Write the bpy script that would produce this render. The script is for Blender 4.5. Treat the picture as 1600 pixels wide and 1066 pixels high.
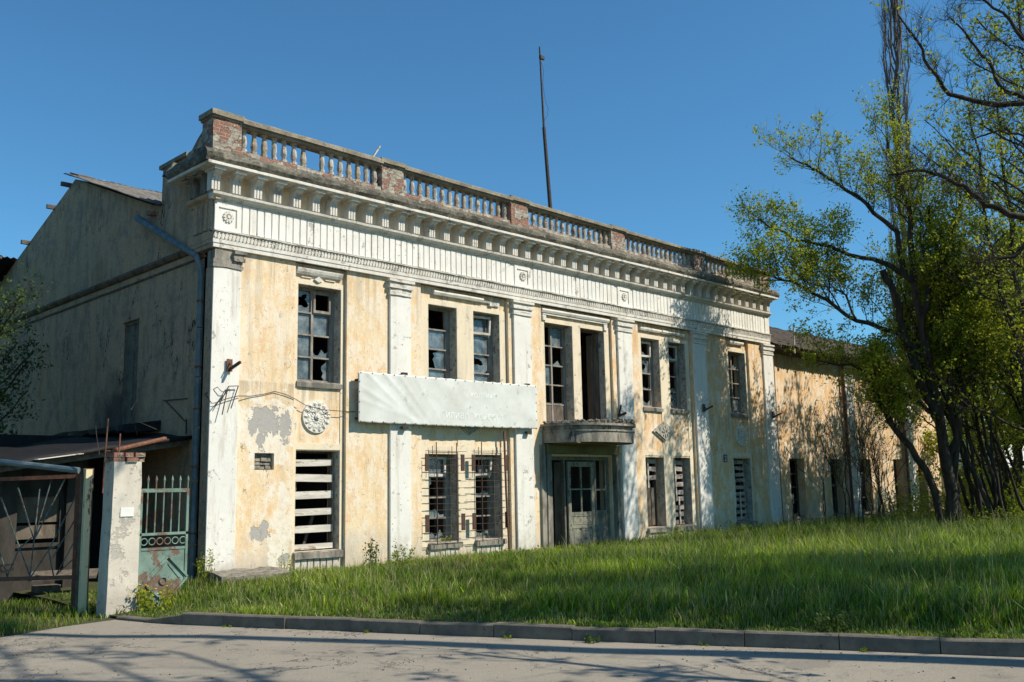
import bpy, bmesh, math, random
import numpy as np
from mathutils import Vector, Matrix, noise as mnoise

S = bpy.context.scene
for o in list(bpy.data.objects): bpy.data.objects.remove(o)

# ------------------------------------------------------------------ camera
cam_d = bpy.data.cameras.new("camera"); cam = bpy.data.objects.new("camera", cam_d)
S.collection.objects.link(cam); S.camera = cam
_F = Vector((0.69964154, 0.69814061, 0.15199147)); _R = Vector((0.70829702, -0.70565532, -0.01912854)); _U = Vector((-0.09389918, -0.12103823, 0.98819669))
cam.matrix_world = Matrix(((_R.x, _U.x, -_F.x, -9.254), (_R.y, _U.y, -_F.y, -17.7275), (_R.z, _U.z, -_F.z, 1.65), (0, 0, 0, 1)))
cam_d.sensor_width = 36; cam_d.lens = 1500.4 / 1600 * 36; cam_d.clip_start = .1; cam_d.clip_end = 1500

# ------------------------------------------------------------------ light
SUN = Vector((.60, -1.0, 1.12)).normalized()
world = bpy.data.worlds.new("World"); S.world = world; world.use_nodes = True
wn = world.node_tree; bg = wn.nodes["Background"]
sky = wn.nodes.new("ShaderNodeTexSky"); sky.sky_type = 'NISHITA'; sky.sun_disc = False
sky.sun_elevation = math.asin(SUN.z); sky.sun_rotation = math.atan2(SUN.x, SUN.y)
sky.air_density = 1.0; sky.dust_density = 0.0; sky.ozone_density = 6.0; sky.altitude = 200
wb = wn.nodes.new("ShaderNodeMix"); wb.data_type = 'RGBA'; wb.blend_type = 'MULTIPLY'; wb.inputs[0].default_value = 1.0; wb.inputs[7].default_value = (.65, 1.08, 1.12, 1)
wn.links.new(sky.outputs[0], wb.inputs[6]); wn.links.new(wb.outputs[2], bg.inputs[0]); bg.inputs[1].default_value = .108
sl = bpy.data.lights.new("sun", 'SUN'); sl.energy = 4.9; sl.angle = math.radians(.4); sl.color = (1, .92, .78)
so = bpy.data.objects.new("sun", sl); S.collection.objects.link(so)
so.rotation_euler = (-SUN).to_track_quat('-Z', 'Y').to_euler(); so.location = (10, -20, 30)
S.view_settings.view_transform = 'Standard'; S.view_settings.look = 'None'
S.view_settings.exposure = 0.22; S.view_settings.gamma = 1.0
S.render.engine = 'CYCLES'

# ------------------------------------------------------------------ helpers
class MB:
    def __init__(s): s.v = []; s.f = []; s.m = []
    def box(s, x0, y0, z0, x1, y1, z1, m=0):
        if x0 > x1: x0, x1 = x1, x0
        if y0 > y1: y0, y1 = y1, y0
        if z0 > z1: z0, z1 = z1, z0
        b = len(s.v)
        s.v += [(x0,y0,z0),(x1,y0,z0),(x1,y1,z0),(x0,y1,z0),(x0,y0,z1),(x1,y0,z1),(x1,y1,z1),(x0,y1,z1)]
        for q in ((0,3,2,1),(4,5,6,7),(0,1,5,4),(1,2,6,5),(2,3,7,6),(3,0,4,7)):
            s.f.append(tuple(b+i for i in q)); s.m.append(m)
        return s
    def obox(s, c, ax, ay, az, m=0):            # centre + three half-axis vectors
        c, ax, ay, az = Vector(c), Vector(ax), Vector(ay), Vector(az); b = len(s.v)
        for sx, sy, sz in ((-1,-1,-1),(1,-1,-1),(1,1,-1),(-1,1,-1),(-1,-1,1),(1,-1,1),(1,1,1),(-1,1,1)):
            s.v.append(tuple(c+ax*sx+ay*sy+az*sz))
        for q in ((0,3,2,1),(4,5,6,7),(0,1,5,4),(1,2,6,5),(2,3,7,6),(3,0,4,7)):
            s.f.append(tuple(b+i for i in q)); s.m.append(m)
        return s
    def bar(s, a, b, w, h=None, m=0):            # rectangular bar between two points
        a, b = Vector(a), Vector(b); d = b-a; h = w if h is None else h
        up = Vector((0,0,1)) if abs(d.normalized().z) < .95 else Vector((0,1,0))
        e = d.cross(up).normalized(); g = e.cross(d).normalized()
        return s.obox((a+b)/2, d/2, e*(w/2), g*(h/2), m)
    def tube(s, pts, rad, n=6, cap=True, m=0):
        pts = [Vector(p) for p in pts]; k = len(pts)
        if not hasattr(rad, '__len__'): rad = [rad]*k
        b = len(s.v); ref = None
        for i, p in enumerate(pts):
            t = (pts[min(i+1, k-1)]-pts[max(i-1, 0)])
            t = t.normalized() if t.length > 1e-9 else Vector((0,0,1))
            if ref is None: ref = t.orthogonal().normalized()
            e = (ref-t*ref.dot(t)); e = e.normalized() if e.length > 1e-6 else t.orthogonal().normalized()
            ref = e; g = t.cross(e)
            for j in range(n):
                a = 2*math.pi*j/n; s.v.append(tuple(p+(e*math.cos(a)+g*math.sin(a))*rad[i]))
        for i in range(k-1):
            for j in range(n):
                s.f.append((b+i*n+j, b+i*n+(j+1) % n, b+(i+1)*n+(j+1) % n, b+(i+1)*n+j)); s.m.append(m)
        if cap:
            s.f.append(tuple(b+j for j in reversed(range(n)))); s.m.append(m)
            s.f.append(tuple(b+(k-1)*n+j for j in range(n))); s.m.append(m)
        return s
    def lathe(s, prof, c, n=10, m=0, sy=1.0):
        b = len(s.v); k = len(prof)
        for z, r in prof:
            for j in range(n):
                a = 2*math.pi*j/n; s.v.append((c[0]+r*math.cos(a), c[1]+r*math.sin(a)*sy, c[2]+z))
        for i in range(k-1):
            for j in range(n):
                s.f.append((b+i*n+j, b+i*n+(j+1) % n, b+(i+1)*n+(j+1) % n, b+(i+1)*n+j)); s.m.append(m)
        s.f.append(tuple(b+j for j in reversed(range(n)))); s.m.append(m)
        s.f.append(tuple(b+(k-1)*n+j for j in range(n))); s.m.append(m)
        return s
    def prism(s, poly, axis, a, b_, m=0):
        # poly: 2d points; axis 'x': (y,z), 'y': (x,z), 'z': (x,y)
        def P(u, v, w): return {'x': (w, u, v), 'y': (u, w, v), 'z': (u, v, w)}[axis]
        b = len(s.v); n = len(poly)
        s.v += [P(u, v, a) for u, v in poly]+[P(u, v, b_) for u, v in poly]
        s.f.append(tuple(b+i for i in range(n))); s.m.append(m)
        s.f.append(tuple(b+n+i for i in reversed(range(n)))); s.m.append(m)
        for i in range(n):
            j = (i+1) % n; s.f.append((b+i, b+n+i, b+n+j, b+j)); s.m.append(m)
        return s
    def sweep(s, poly, xs, jit=0.0, seed=0, m=0, axis='x'):
        # profile (y,z) swept along x at stations xs, vertices jittered: a worn moulding
        rnd = random.Random(seed); b = len(s.v); n = len(poly)
        for i, x in enumerate(xs):
            for (y, z) in poly:
                q = Vector((x*2.3+seed, y*5, z*5))
                dy = mnoise.noise(q)*jit+rnd.uniform(-.3, .3)*jit; dz = mnoise.noise(q+Vector((9, 3, 1)))*jit+rnd.uniform(-.3, .3)*jit
                s.v.append((x, y+dy, z+dz) if axis == 'x' else (y+dy, x, z+dz))
        for i in range(len(xs)-1):
            for j in range(n):
                k = (j+1) % n; s.f.append((b+i*n+j, b+(i+1)*n+j, b+(i+1)*n+k, b+i*n+k)); s.m.append(m)
        s.f.append(tuple(b+j for j in reversed(range(n)))); s.m.append(m)
        s.f.append(tuple(b+(len(xs)-1)*n+j for j in range(n))); s.m.append(m)
        return s
    def build(s, name, mats, parent=None, org=None, smooth=False, bevel=0):
        if org is None: org = Vector(parent['_o']) if parent is not None and '_o' in parent else Vector((0, 0, 0))
        else: org = Vector(org)
        me = bpy.data.meshes.new(name)
        me.from_pydata([(x-org.x, y-org.y, z-org.z) for x, y, z in s.v], [], s.f)
        mats = mats if isinstance(mats, (list, tuple)) else [mats]
        for mm in mats: me.materials.append(mm)
        if len(mats) > 1: me.polygons.foreach_set('material_index', s.m)
        bm = bmesh.new(); bm.from_mesh(me); bmesh.ops.recalc_face_normals(bm, faces=bm.faces); bm.to_mesh(me); bm.free()
        if smooth: me.polygons.foreach_set('use_smooth', [True]*len(me.polygons))
        me.update()
        o = bpy.data.objects.new(name, me); S.collection.objects.link(o)
        if parent is not None: o.parent = parent; o['_o'] = tuple(org)
        else: o.location = org
        if bevel:
            bv = o.modifiers.new('bevel', 'BEVEL'); bv.width = bevel; bv.segments = 1; bv.limit_method = 'ANGLE'
        return o

def thing(name, label, cat, loc=(0, 0, 0), group=None):
    o = bpy.data.objects.new(name, None); S.collection.objects.link(o); o.location = loc; o['_o'] = tuple(loc)
    o.empty_display_size = .2
    o['label'] = label; o['category'] = cat
    if group: o['group'] = group
    return o
def tag(o, label, cat, group=None, kind=None):
    o['label'] = label; o['category'] = cat
    if group: o['group'] = group
    if kind: o['kind'] = kind
    return o
def structure(o, label=None):
    o['kind'] = 'structure'
    if label: o['label'] = label
    return o
def copy_part(o, parent, dx=0, dy=0, dz=0):
    c = o.copy(); S.collection.objects.link(c); c.parent = parent
    c.location = (o.location.x+dx, o.location.y+dy, o.location.z+dz)
    for ch in list(o.children):
        g = ch.copy(); S.collection.objects.link(g); g.parent = c
    return c
def mesh_np(name, co, faces, mat, parent=None, org=(0, 0, 0), col=None, smooth=False):
    """co Nx3, faces MxK (K = 3 or 4, all alike) or list of such arrays"""
    co = np.asarray(co, np.float32)-np.asarray(org, np.float32)
    fl = faces if isinstance(faces, list) else [faces]
    me = bpy.data.meshes.new(name); me.vertices.add(len(co)); me.vertices.foreach_set('co', co.ravel())
    nl = sum(f.size for f in fl); npoly = sum(len(f) for f in fl)
    me.loops.add(nl); me.loops.foreach_set('vertex_index', np.concatenate([f.ravel() for f in fl]).astype(np.int32))
    st = []; p = 0
    for f in fl:
        st.append(p+np.arange(len(f))*f.shape[1]); p += f.size
    me.polygons.add(npoly); me.polygons.foreach_set('loop_start', np.concatenate(st).astype(np.int32))
    me.update(calc_edges=True)
    if col is not None:
        a = me.color_attributes.new('tint', 'FLOAT_COLOR', 'POINT')
        a.data.foreach_set('color', np.concatenate([col, np.ones((len(col), 1))], 1).astype(np.float32).ravel())
    if smooth: me.polygons.foreach_set('use_smooth', [True]*npoly)
    me.materials.append(mat); me.validate()
    o = bpy.data.objects.new(name, me); S.collection.objects.link(o)
    if parent is not None: o.parent = parent; o['_o'] = tuple(float(c) for c in org)
    else: o.location = org
    return o

# ------------------------------------------------------------------ materials
class NT:
    def __init__(s, name):
        s.mat = bpy.data.materials.new(name); s.mat.use_nodes = True; s.t = s.mat.node_tree
        s.p = s.t.nodes["Principled BSDF"]; s.out = s.t.nodes["Material Output"]
        g = s.t.nodes.new("ShaderNodeNewGeometry"); s.pos = g.outputs["Position"]; s.nrm = g.outputs["Normal"]
    def L(s, a, b): s.t.links.new(a, b)
    def set(s, sock, v):
        if isinstance(v, bpy.types.NodeSocket): s.L(v, sock)
        elif v is not None:
            if isinstance(v, tuple) and len(v) == 3 and sock.type == 'RGBA': v = v+(1,)
            sock.default_value = v
    def vec(s, sc=(1, 1, 1), loc=(0, 0, 0), v=None):
        n = s.t.nodes.new("ShaderNodeMapping"); s.L(v or s.pos, n.inputs[0]); n.inputs['Scale'].default_value = sc; n.inputs['Location'].default_value = loc
        return n.outputs[0]
    def noise(s, scale=1, detail=4, rough=.55, v=None, sc=None, dist=0, loc=(0, 0, 0)):
        n = s.t.nodes.new("ShaderNodeTexNoise"); s.L(s.vec(sc or (1, 1, 1), loc, v), n.inputs['Vector'])
        n.inputs['Scale'].default_value = scale; n.inputs['Detail'].default_value = detail; n.inputs['Roughness'].default_value = rough; n.inputs['Distortion'].default_value = dist
        return n.outputs[0]
    def vor(s, scale=1, feat='F1', v=None, sc=None, rnd=1):
        n = s.t.nodes.new("ShaderNodeTexVoronoi"); n.feature = feat; s.L(s.vec(sc or (1, 1, 1), (0, 0, 0), v), n.inputs['Vector'])
        n.inputs['Scale'].default_value = scale; n.inputs['Randomness'].default_value = rnd
        return n.outputs['Distance'] if feat != 'COL' else n.outputs['Color']
    def ramp(s, x, a, b, va=0.0, vb=1.0):
        n = s.t.nodes.new("ShaderNodeMapRange"); s.set(n.inputs[0], x); n.inputs[1].default_value = a; n.inputs[2].default_value = b
        n.inputs[3].default_value = va; n.inputs[4].default_value = vb; n.clamp = True
        return n.outputs[0]
    def mth(s, op, a, b=None):
        n = s.t.nodes.new("ShaderNodeMath"); n.operation = op; s.set(n.inputs[0], a)
        if b is not None: s.set(n.inputs[1], b)
        return n.outputs[0]
    def mix(s, f, a, b, mode='MIX'):
        n = s.t.nodes.new("ShaderNodeMix"); n.data_type = 'RGBA'; n.blend_type = mode
        s.set(n.inputs[0], f); s.set(n.inputs[6], a); s.set(n.inputs[7], b)
        return n.outputs[2]
    def xyz(s):
        n = s.t.nodes.new("ShaderNodeSeparateXYZ"); s.L(s.pos, n.inputs[0]); return n.outputs
    def comb(s, x, y, z):
        n = s.t.nodes.new("ShaderNodeCombineXYZ"); s.set(n.inputs[0], x); s.set(n.inputs[1], y); s.set(n.inputs[2], z); return n.outputs[0]
    def bump(s, h, dist=.01, strength=1.0, nrm=None):
        n = s.t.nodes.new("ShaderNodeBump"); n.inputs['Distance'].default_value = dist; n.inputs['Strength'].default_value = strength; s.L(h, n.inputs['Height'])
        if nrm: s.L(nrm, n.inputs['Normal'])
        return n.outputs[0]
    def done(s, col, rough=.9, nrm=None, metal=0, spec=.3):
        s.set(s.p.inputs['Base Color'], col); s.set(s.p.inputs['Roughness'], rough); s.set(s.p.inputs['Metallic'], metal)
        s.p.inputs['Specular IOR Level'].default_value = spec
        if nrm: s.L(nrm, s.p.inputs['Normal'])
        return s.mat

def spots(n, pts, amp=.55, nscale=7):
    """mask = 1 inside ragged patches centred on (x,z) with radii"""
    o = n.xyz(); nz = n.noise(nscale, 5, .65); tot = None
    for cx, cz, rx, rz in pts:
        a = n.mth('DIVIDE', n.mth('SUBTRACT', o[0], cx), rx); b = n.mth('DIVIDE', n.mth('SUBTRACT', o[2], cz), rz)
        d = n.mth('SQRT', n.mth('ADD', n.mth('MULTIPLY', a, a), n.mth('MULTIPLY', b, b)))
        d = n.mth('ADD', d, n.mth('MULTIPLY', n.mth('SUBTRACT', nz, .5), amp*4))
        k = n.ramp(d, 1.0, .93)
        tot = k if tot is None else n.mth('MAXIMUM', tot, k)
    return tot

def m_yellow():
    n = NT("ochre_plaster")
    big = n.noise(.9, 6, .6, sc=(1, 1, .55)); fine = n.noise(9, 6, .75, sc=(1, 1, .6)); mid = n.noise(3.2, 8, .72, sc=(1, 1, .55), loc=(3, 1, 7))
    c = n.mix(n.ramp(big, .36, .64), (.76, .54, .30), (.78, .63, .41))
    c = n.mix(n.ramp(n.mth('ADD', n.xyz()[0], n.mth('MULTIPLY', n.noise(.6, 3), 3)), 10, 16, 0, .75), c, (.74, .44, .19))
    c = n.mix(n.ramp(mid, .45, .58, 0, .9), c, (.80, .70, .55))
    c = n.mix(n.ramp(n.noise(4.6, 8, .75, sc=(1, 1, .45), loc=(31, 7, 2)), .54, .62, 0, .6), c, (.70, .43, .22))
    c = n.mix(n.ramp(fine, .52, .66, 0, .6), c, (.72, .42, .22))
    c = n.mix(n.ramp(n.noise(24, 5, .75, sc=(1, 1, .5)), .54, .66, 0, .65), c, (.82, .78, .69))
    c = n.mix(n.ramp(n.noise(45, 4, .8), .56, .70, 0, .5), c, (.50, .36, .22))
    strk = n.noise(5, 6, .65, sc=(1, 1, .06), loc=(5, 2, 2)); c = n.mix(n.ramp(strk, .54, .72, 0, .45), c, (.44, .35, .24))
    strk2 = n.noise(9, 6, .65, sc=(1, 1, .10), loc=(15, 2, 2)); c = n.mix(n.ramp(strk2, .56, .68, 0, .5), c, (.80, .72, .58))
    zs = n.xyz()[2]; below = n.mth('MAXIMUM', n.mth('MULTIPLY', n.ramp(zs, 3.05, 3.9), n.ramp(zs, 3.95, 3.92)), n.mth('MULTIPLY', n.ramp(zs, 5.2, 6.5), .8))
    run = n.mth('MULTIPLY', n.ramp(n.noise(7, 6, .65, sc=(1, 1, .05), loc=(41, 2, 2)), .47, .60), below); c = n.mix(n.mth('MULTIPLY', run, .6), c, (.33, .27, .19))
    g = n.ramp(n.noise(1.9, 8, .74, loc=(11, 4, 2)), .655, .68); c = n.mix(g, c, (.50, .45, .38))
    zz = n.xyz()[2]; low = n.ramp(n.mth('ADD', zz, n.mth('MULTIPLY', n.noise(2.5, 7, .75), -2.2)), -.15, -1.0, 0, .85); c = n.mix(low, c, (.52, .46, .37))
    pk = n.mth('MULTIPLY', n.ramp(n.noise(14, 4, .65, loc=(2, 9, 4)), .635, .665), n.ramp(n.noise(1.3, 3, .6, loc=(7, 1, 1)), .44, .58)); c = n.mix(pk, c, (.33, .29, .24))
    wh = spots(n, [(1.2, 2.95, .75, .75), (1.55, 1.0, .26, .85)], .75, 4); c = n.mix(n.mth('MULTIPLY', wh, n.ramp(n.noise(7, 6, .75, loc=(6, 6, 6)), .36, .56, .25, .95)), c, (.78, .73, .63))
    gp = spots(n, [(1.2, 3.12, .36, .30), (1.62, 3.05, .14, .34), (.88, 3.0, .12, .25), (1.08, .86, .22, .15), (1.2, 1.0, .10, .1), (1.66, .33, .11, .12), (1.05, 2.75, .10, .16)], .62, 7); c = n.mix(gp, c, n.mix(n.noise(12, 5, .7), (.46, .44, .41), (.34, .32, .29)))
    wave = n.mth('ABSOLUTE', n.mth('SUBTRACT', n.noise(1.1, 5, .6, sc=(1.4, 1, .6), loc=(2, 2, 9)), .5)); crack = n.mth('MULTIPLY', n.ramp(wave, .003, .001), n.ramp(n.noise(.8, 2, .5, loc=(1, 9, 9)), .56, .62)); c = n.mix(n.mth('MULTIPLY', crack, .8), c, (.20, .16, .12))
    h = n.mth('ADD', n.mth('MULTIPLY', n.noise(35, 5, .7), .5), n.mth('ADD', n.mth('MULTIPLY', gp, -.8), n.mth('ADD', n.mth('MULTIPLY', crack, -1.0), n.mth('MULTIPLY', mid, 1.4))))
    return n.done(c, .95, n.bump(h, .014, .9))
def m_white(name="white_paint", base=(.80, .78, .72), dirt=.0):
    n = NT(name)
    c = n.mix(n.ramp(n.noise(1.3, 6, .6), .35, .65), base, tuple(b*.9 for b in base))
    c = n.mix(n.ramp(n.noise(11, 6, .75, sc=(1, 1, .6)), .58-dirt, .70, 0, .75), c, (.55, .51, .44))
    c = n.mix(n.ramp(n.noise(4.5, 7, .7, sc=(1, 1, .12), loc=(4, 4, 4)), .54-dirt, .70, 0, .65), c, (.46, .41, .33))
    pk = n.mth('MULTIPLY', n.ramp(n.noise(16, 4, .65), .645, .675), n.ramp(n.noise(1.6, 3, .6, loc=(3, 1, 8)), .42, .55)); c = n.mix(pk, c, (.34, .31, .27))
    gp = n.ramp(n.noise(2.6, 7, .72, loc=(1, 5, 3)), .625-dirt*.5, .645-dirt*.5); c = n.mix(n.mth('MULTIPLY', gp, .9), c, (.43, .40, .35))
    c = n.mix(n.ramp(n.noise(40, 4, .7), .60, .72, 0, .5), c, (.48, .44, .37))
    zz = n.xyz()[2]; low = n.ramp(n.mth('ADD', zz, n.mth('MULTIPLY', n.noise(3.5, 6, .7), -2.0)), -.4, -1.05, 0, .8); c = n.mix(low, c, (.45, .40, .33))
    h = n.mth('ADD', n.mth('MULTIPLY', n.noise(30, 5, .7), .5), n.mth('ADD', n.mth('MULTIPLY', gp, -1.0), n.mth('MULTIPLY', pk, -.8)))
    return n.done(c, .9, n.bump(h, .010, .7))
def m_dark_conc():
    n = NT("weathered_concrete")
    a = n.noise(2.2, 7, .7); b = n.noise(12, 6, .7, loc=(4, 2, 2))
    c = n.mix(n.ramp(a, .38, .62), (.10, .095, .075), (.30, .27, .21))
    c = n.mix(n.ramp(b, .45, .65, 0, .8), c, (.055, .055, .045))
    c = n.mix(n.ramp(n.noise(7, 5, .7, loc=(9, 9, 1)), .60, .66, 0, .8), c, (.36, .33, .27))
    c = n.mix(n.ramp(n.noise(5, 6, .7, loc=(1, 7, 5)), .62, .68, 0, .7), c, (.16, .15, .05))
    h = n.mth('ADD', b, n.noise(40, 4, .7)); return n.done(c, .97, n.bump(h, .03, .9))
def m_cap():
    n = NT("coping_concrete")
    c = n.mix(n.ramp(n.noise(3, 7, .7), .38, .62), (.20, .17, .12), (.36, .31, .23))
    c = n.mix(n.ramp(n.noise(14, 5, .7), .52, .66, 0, .7), c, (.10, .095, .08))
    return n.done(c, .95, n.bump(n.noise(25, 5, .7), .02, .8))
def m_brick(name="crumbling_brick_plaster", cover=.52):
    n = NT(name); o = n.xyz()
    uv = n.comb(n.mth('ADD', o[0], o[1]), o[2], 0.0)
    bt = n.t.nodes.new("ShaderNodeTexBrick"); n.L(uv, bt.inputs['Vector']); bt.inputs['Scale'].default_value = 1
    bt.inputs['Brick Width'].default_value = .26; bt.inputs['Row Height'].default_value = .078; bt.inputs['Mortar Size'].default_value = .011; bt.inputs['Mortar Smooth'].default_value = .3
    bt.inputs['Color1'].default_value = (.36, .15, .10, 1); bt.inputs['Color2'].default_value = (.27, .13, .09, 1); bt.inputs['Mortar'].default_value = (.36, .31, .25, 1)
    bc = n.mix(n.ramp(n.noise(16, 4, .6), .5, .66, 0, .7), bt.outputs['Color'], (.20, .13, .10))
    pl = n.mix(n.ramp(n.noise(6, 6, .7), .4, .62), (.48, .43, .35), (.24, .21, .17))
    msk = n.ramp(n.noise(4.2, 6, .62, dist=.4, loc=(2, 5, 8)), cover, cover+.025)
    c = n.mix(msk, pl, bc)
    h = n.mth('ADD', n.mth('MULTIPLY', msk, -1.2), n.mth('ADD', n.mth('MULTIPLY', bt.outputs['Fac'], -.5), n.mth('MULTIPLY', n.noise(20, 5, .7), .7)))
    return n.done(c, .95, n.bump(h, .03, 1.0))
def m_side():
    n = NT("grey_streaked_stucco")
    st = n.noise(3.5, 7, .72, sc=(1, 1, .16), dist=.3); f = n.noise(14, 6, .75, sc=(1, 1, .6)); b = n.noise(.6, 5, .6)
    c = n.mix(n.ramp(b, .35, .65), (.64, .43, .27), (.55, .40, .28))
    c = n.mix(n.ramp(st, .50, .70, 0, .75), c, (.15, .125, .10))
    c = n.mix(n.ramp(f, .46, .62, 0, .7), c, (.64, .46, .28))
    c = n.mix(n.ramp(n.noise(30, 5, .8, sc=(1, 1, .5)), .46, .66, 0, .75), c, (.20, .165, .125))
    c = n.mix(n.ramp(n.noise(2.2, 7, .75, loc=(13, 8, 2)), .50, .62, 0, .6), c, (.22, .20, .18))
    c = n.mix(n.ramp(n.noise(1.4, 7, .72, sc=(1, 1, .5), loc=(3, 8, 2)), .56, .66, 0, .6), c, (.30, .20, .11))
    wave = n.mth('ABSOLUTE', n.mth('SUBTRACT', n.noise(.6, 5, .6, sc=(1, 1.6, .5), loc=(2, 7, 9)), .5)); c = n.mix(n.mth('MULTIPLY', n.ramp(wave, .005, .002), n.ramp(n.noise(.5, 2, .5, loc=(1, 9, 9)), .5, .56)), c, (.05, .04, .035))
    o = n.xyz()
    dy = n.mth('DIVIDE', n.mth('SUBTRACT', o[1], 4.5), 1.7); dz = n.mth('DIVIDE', n.mth('SUBTRACT', o[2], 3.4), 1.3)
    soot = n.mth('ADD', n.mth('SQRT', n.mth('ADD', n.mth('MULTIPLY', dy, dy), n.mth('MULTIPLY', dz, dz))), n.mth('MULTIPLY', n.noise(2.5, 6, .7), 1.2))
    c = n.mix(n.ramp(soot, 1.6, .9, 0, .8), c, (.05, .05, .05))
    return n.done(c, .97, n.bump(n.mth('ADD', f, n.noise(45, 4, .7)), .02, .8))
def m_simple(name, c1, c2, scale=6, rough=.85, sc=(1, 1, 1), bumpd=.006, bs=40, metal=0, lo=.4, hi=.6, c3=None, th=.62, s3=9):
    n = NT(name); c = n.mix(n.ramp(n.noise(scale, 6, .65, sc=sc), lo, hi), c1, c2)
    if c3: c = n.mix(n.ramp(n.noise(s3, 6, .7, sc=sc, loc=(7, 3, 1)), th, th+.03), c, c3)
    return n.done(c, rough, n.bump(n.noise(bs, 5, .65, sc=sc), bumpd, .8), metal)
def m_glass():
    n = NT("dusty_glass"); t = n.t; t.nodes.remove(n.p)
    tr = t.nodes.new("ShaderNodeBsdfTransparent"); tr.inputs[0].default_value = (.72, .78, .78, 1)
    gl = t.nodes.new("ShaderNodeBsdfGlossy"); gl.inputs['Roughness'].default_value = .22; gl.inputs[0].default_value = (.55, .6, .62, 1)
    df = t.nodes.new("ShaderNodeBsdfDiffuse"); n.set(df.inputs[0], n.mix(n.ramp(n.noise(5, 5, .6), .35, .65), (.12, .16, .18), (.38, .42, .42)))
    a = t.nodes.new("ShaderNodeMixShader"); a.inputs[0].default_value = .3; n.L(df.outputs[0], a.inputs[1]); n.L(gl.outputs[0], a.inputs[2])
    b = t.nodes.new("ShaderNodeMixShader"); n.set(b.inputs[0], n.ramp(n.noise(3.5, 6, .65, loc=(3, 3, 3)), .3, .7, .28, .85)); n.L(tr.outputs[0], b.inputs[1]); n.L(a.outputs[0], b.inputs[2])
    n.L(b.outputs[0], n.out.inputs[0]); return n.mat
def m_leaf(name, c1, c2, trans=.35):
    n = NT(name); t = n.t
    at = t.nodes.new("ShaderNodeAttribute"); at.attribute_name = 'tint'
    c = n.mix(at.outputs['Fac'], c1, c2)
    n.done(c, .6, None, spec=.25)
    tl = t.nodes.new("ShaderNodeBsdfTranslucent"); n.set(tl.inputs[0], n.mix(.5, c, tuple(min(1, v*1.5) for v in c2)))
    mx = t.nodes.new("ShaderNodeMixShader"); mx.inputs[0].default_value = trans; n.L(n.p.outputs[0], mx.inputs[1]); n.L(tl.outputs[0], mx.inputs[2])
    n.L(mx.outputs[0], n.out.inputs[0]); return n.mat
def m_grass():
    n = NT("grass_blades"); t = n.t
    at = t.nodes.new("ShaderNodeAttribute"); at.attribute_name = 'tint'
    n.done(at.outputs['Color'], .55, None, spec=.3)
    tl = t.nodes.new("ShaderNodeBsdfTranslucent"); n.set(tl.inputs[0], n.mix(1.0, at.outputs['Color'], (1.4, 1.6, .8), 'MULTIPLY'))
    mx = t.nodes.new("ShaderNodeMixShader"); mx.inputs[0].default_value = .35; n.L(n.p.outputs[0], mx.inputs[1]); n.L(tl.outputs[0], mx.inputs[2])
    n.L(mx.outputs[0], n.out.inputs[0]); return n.mat
def m_asphalt():
    n = NT("worn_asphalt")
    c = n.mix(n.ramp(n.noise(.5, 6, .6), .35, .65), (.30, .265, .212), (.37, .33, .265))
    c = n.mix(n.ramp(n.noise(60, 4, .8), .42, .62, 0, .75), c, (.24, .21, .17))
    c = n.mix(n.ramp(n.vor(55), .10, .16, .6, 0), c, (.52, .48, .41))
    c = n.mix(n.ramp(n.noise(3, 6, .7, loc=(3, 3, 3)), .56, .66, 0, .5), c, (.20, .18, .155))
    pb = n.ramp(n.noise(34, 2, .5, loc=(8, 1, 1)), .70, .74); c = n.mix(pb, c, (.08, .075, .07))
    wv = n.mth('ABSOLUTE', n.mth('SUBTRACT', n.noise(.7, 6, .62, loc=(2, 2, 9)), .5)); ck = n.mth('MULTIPLY', n.ramp(wv, .0045, .0015), n.ramp(n.noise(.5, 2, .5, loc=(1, 9, 9)), .53, .60)); c = n.mix(n.mth('MULTIPLY', ck, .85), c, (.06, .055, .05))
    c = n.mix(n.ramp(n.noise(1.1, 4, .6, loc=(20, 5, 5)), .60, .64, 0, .45), c, (.17, .155, .13))
    h = n.mth('ADD', n.noise(90, 4, .8), n.mth('ADD', n.mth('MULTIPLY', ck, -6.0), n.mth('MULTIPLY', n.noise(18, 3, .6), 1.0))); return n.done(c, .92, n.bump(h, .008, .8))
def m_tealpaint():
    n = NT("teal_paint_rust")
    c = n.mix(n.ramp(n.noise(4, 5, .6), .35, .65), (.12, .19, .155), (.20, .29, .24))
    c = n.mix(n.ramp(n.noise(3.0, 7, .72, loc=(2, 2, 5)), .53, .56), c, (.16, .10, .07))
    c = n.mix(n.ramp(n.noise(22, 4, .7), .64, .67), c, (.05, .045, .04))
    return n.done(c, .65, n.bump(n.noise(20, 5, .7), .004, .7))
def m_roof():
    n = NT("asbestos_sheet")
    c = n.mix(n.ramp(n.noise(2.5, 6, .7), .4, .62), (.13, .12, .11), (.25, .22, .18))
    c = n.mix(n.ramp(n.noise(6, 6, .7, loc=(4, 4, 4)), .60, .66, 0, .9), c, (.28, .17, .06))
    c = n.mix(n.ramp(n.noise(9, 5, .7, loc=(1, 4, 9)), .60, .64), c, (.05, .05, .05))
    return n.done(c, .95, n.bump(n.noise(12, 5, .7), .02, .8))
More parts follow.
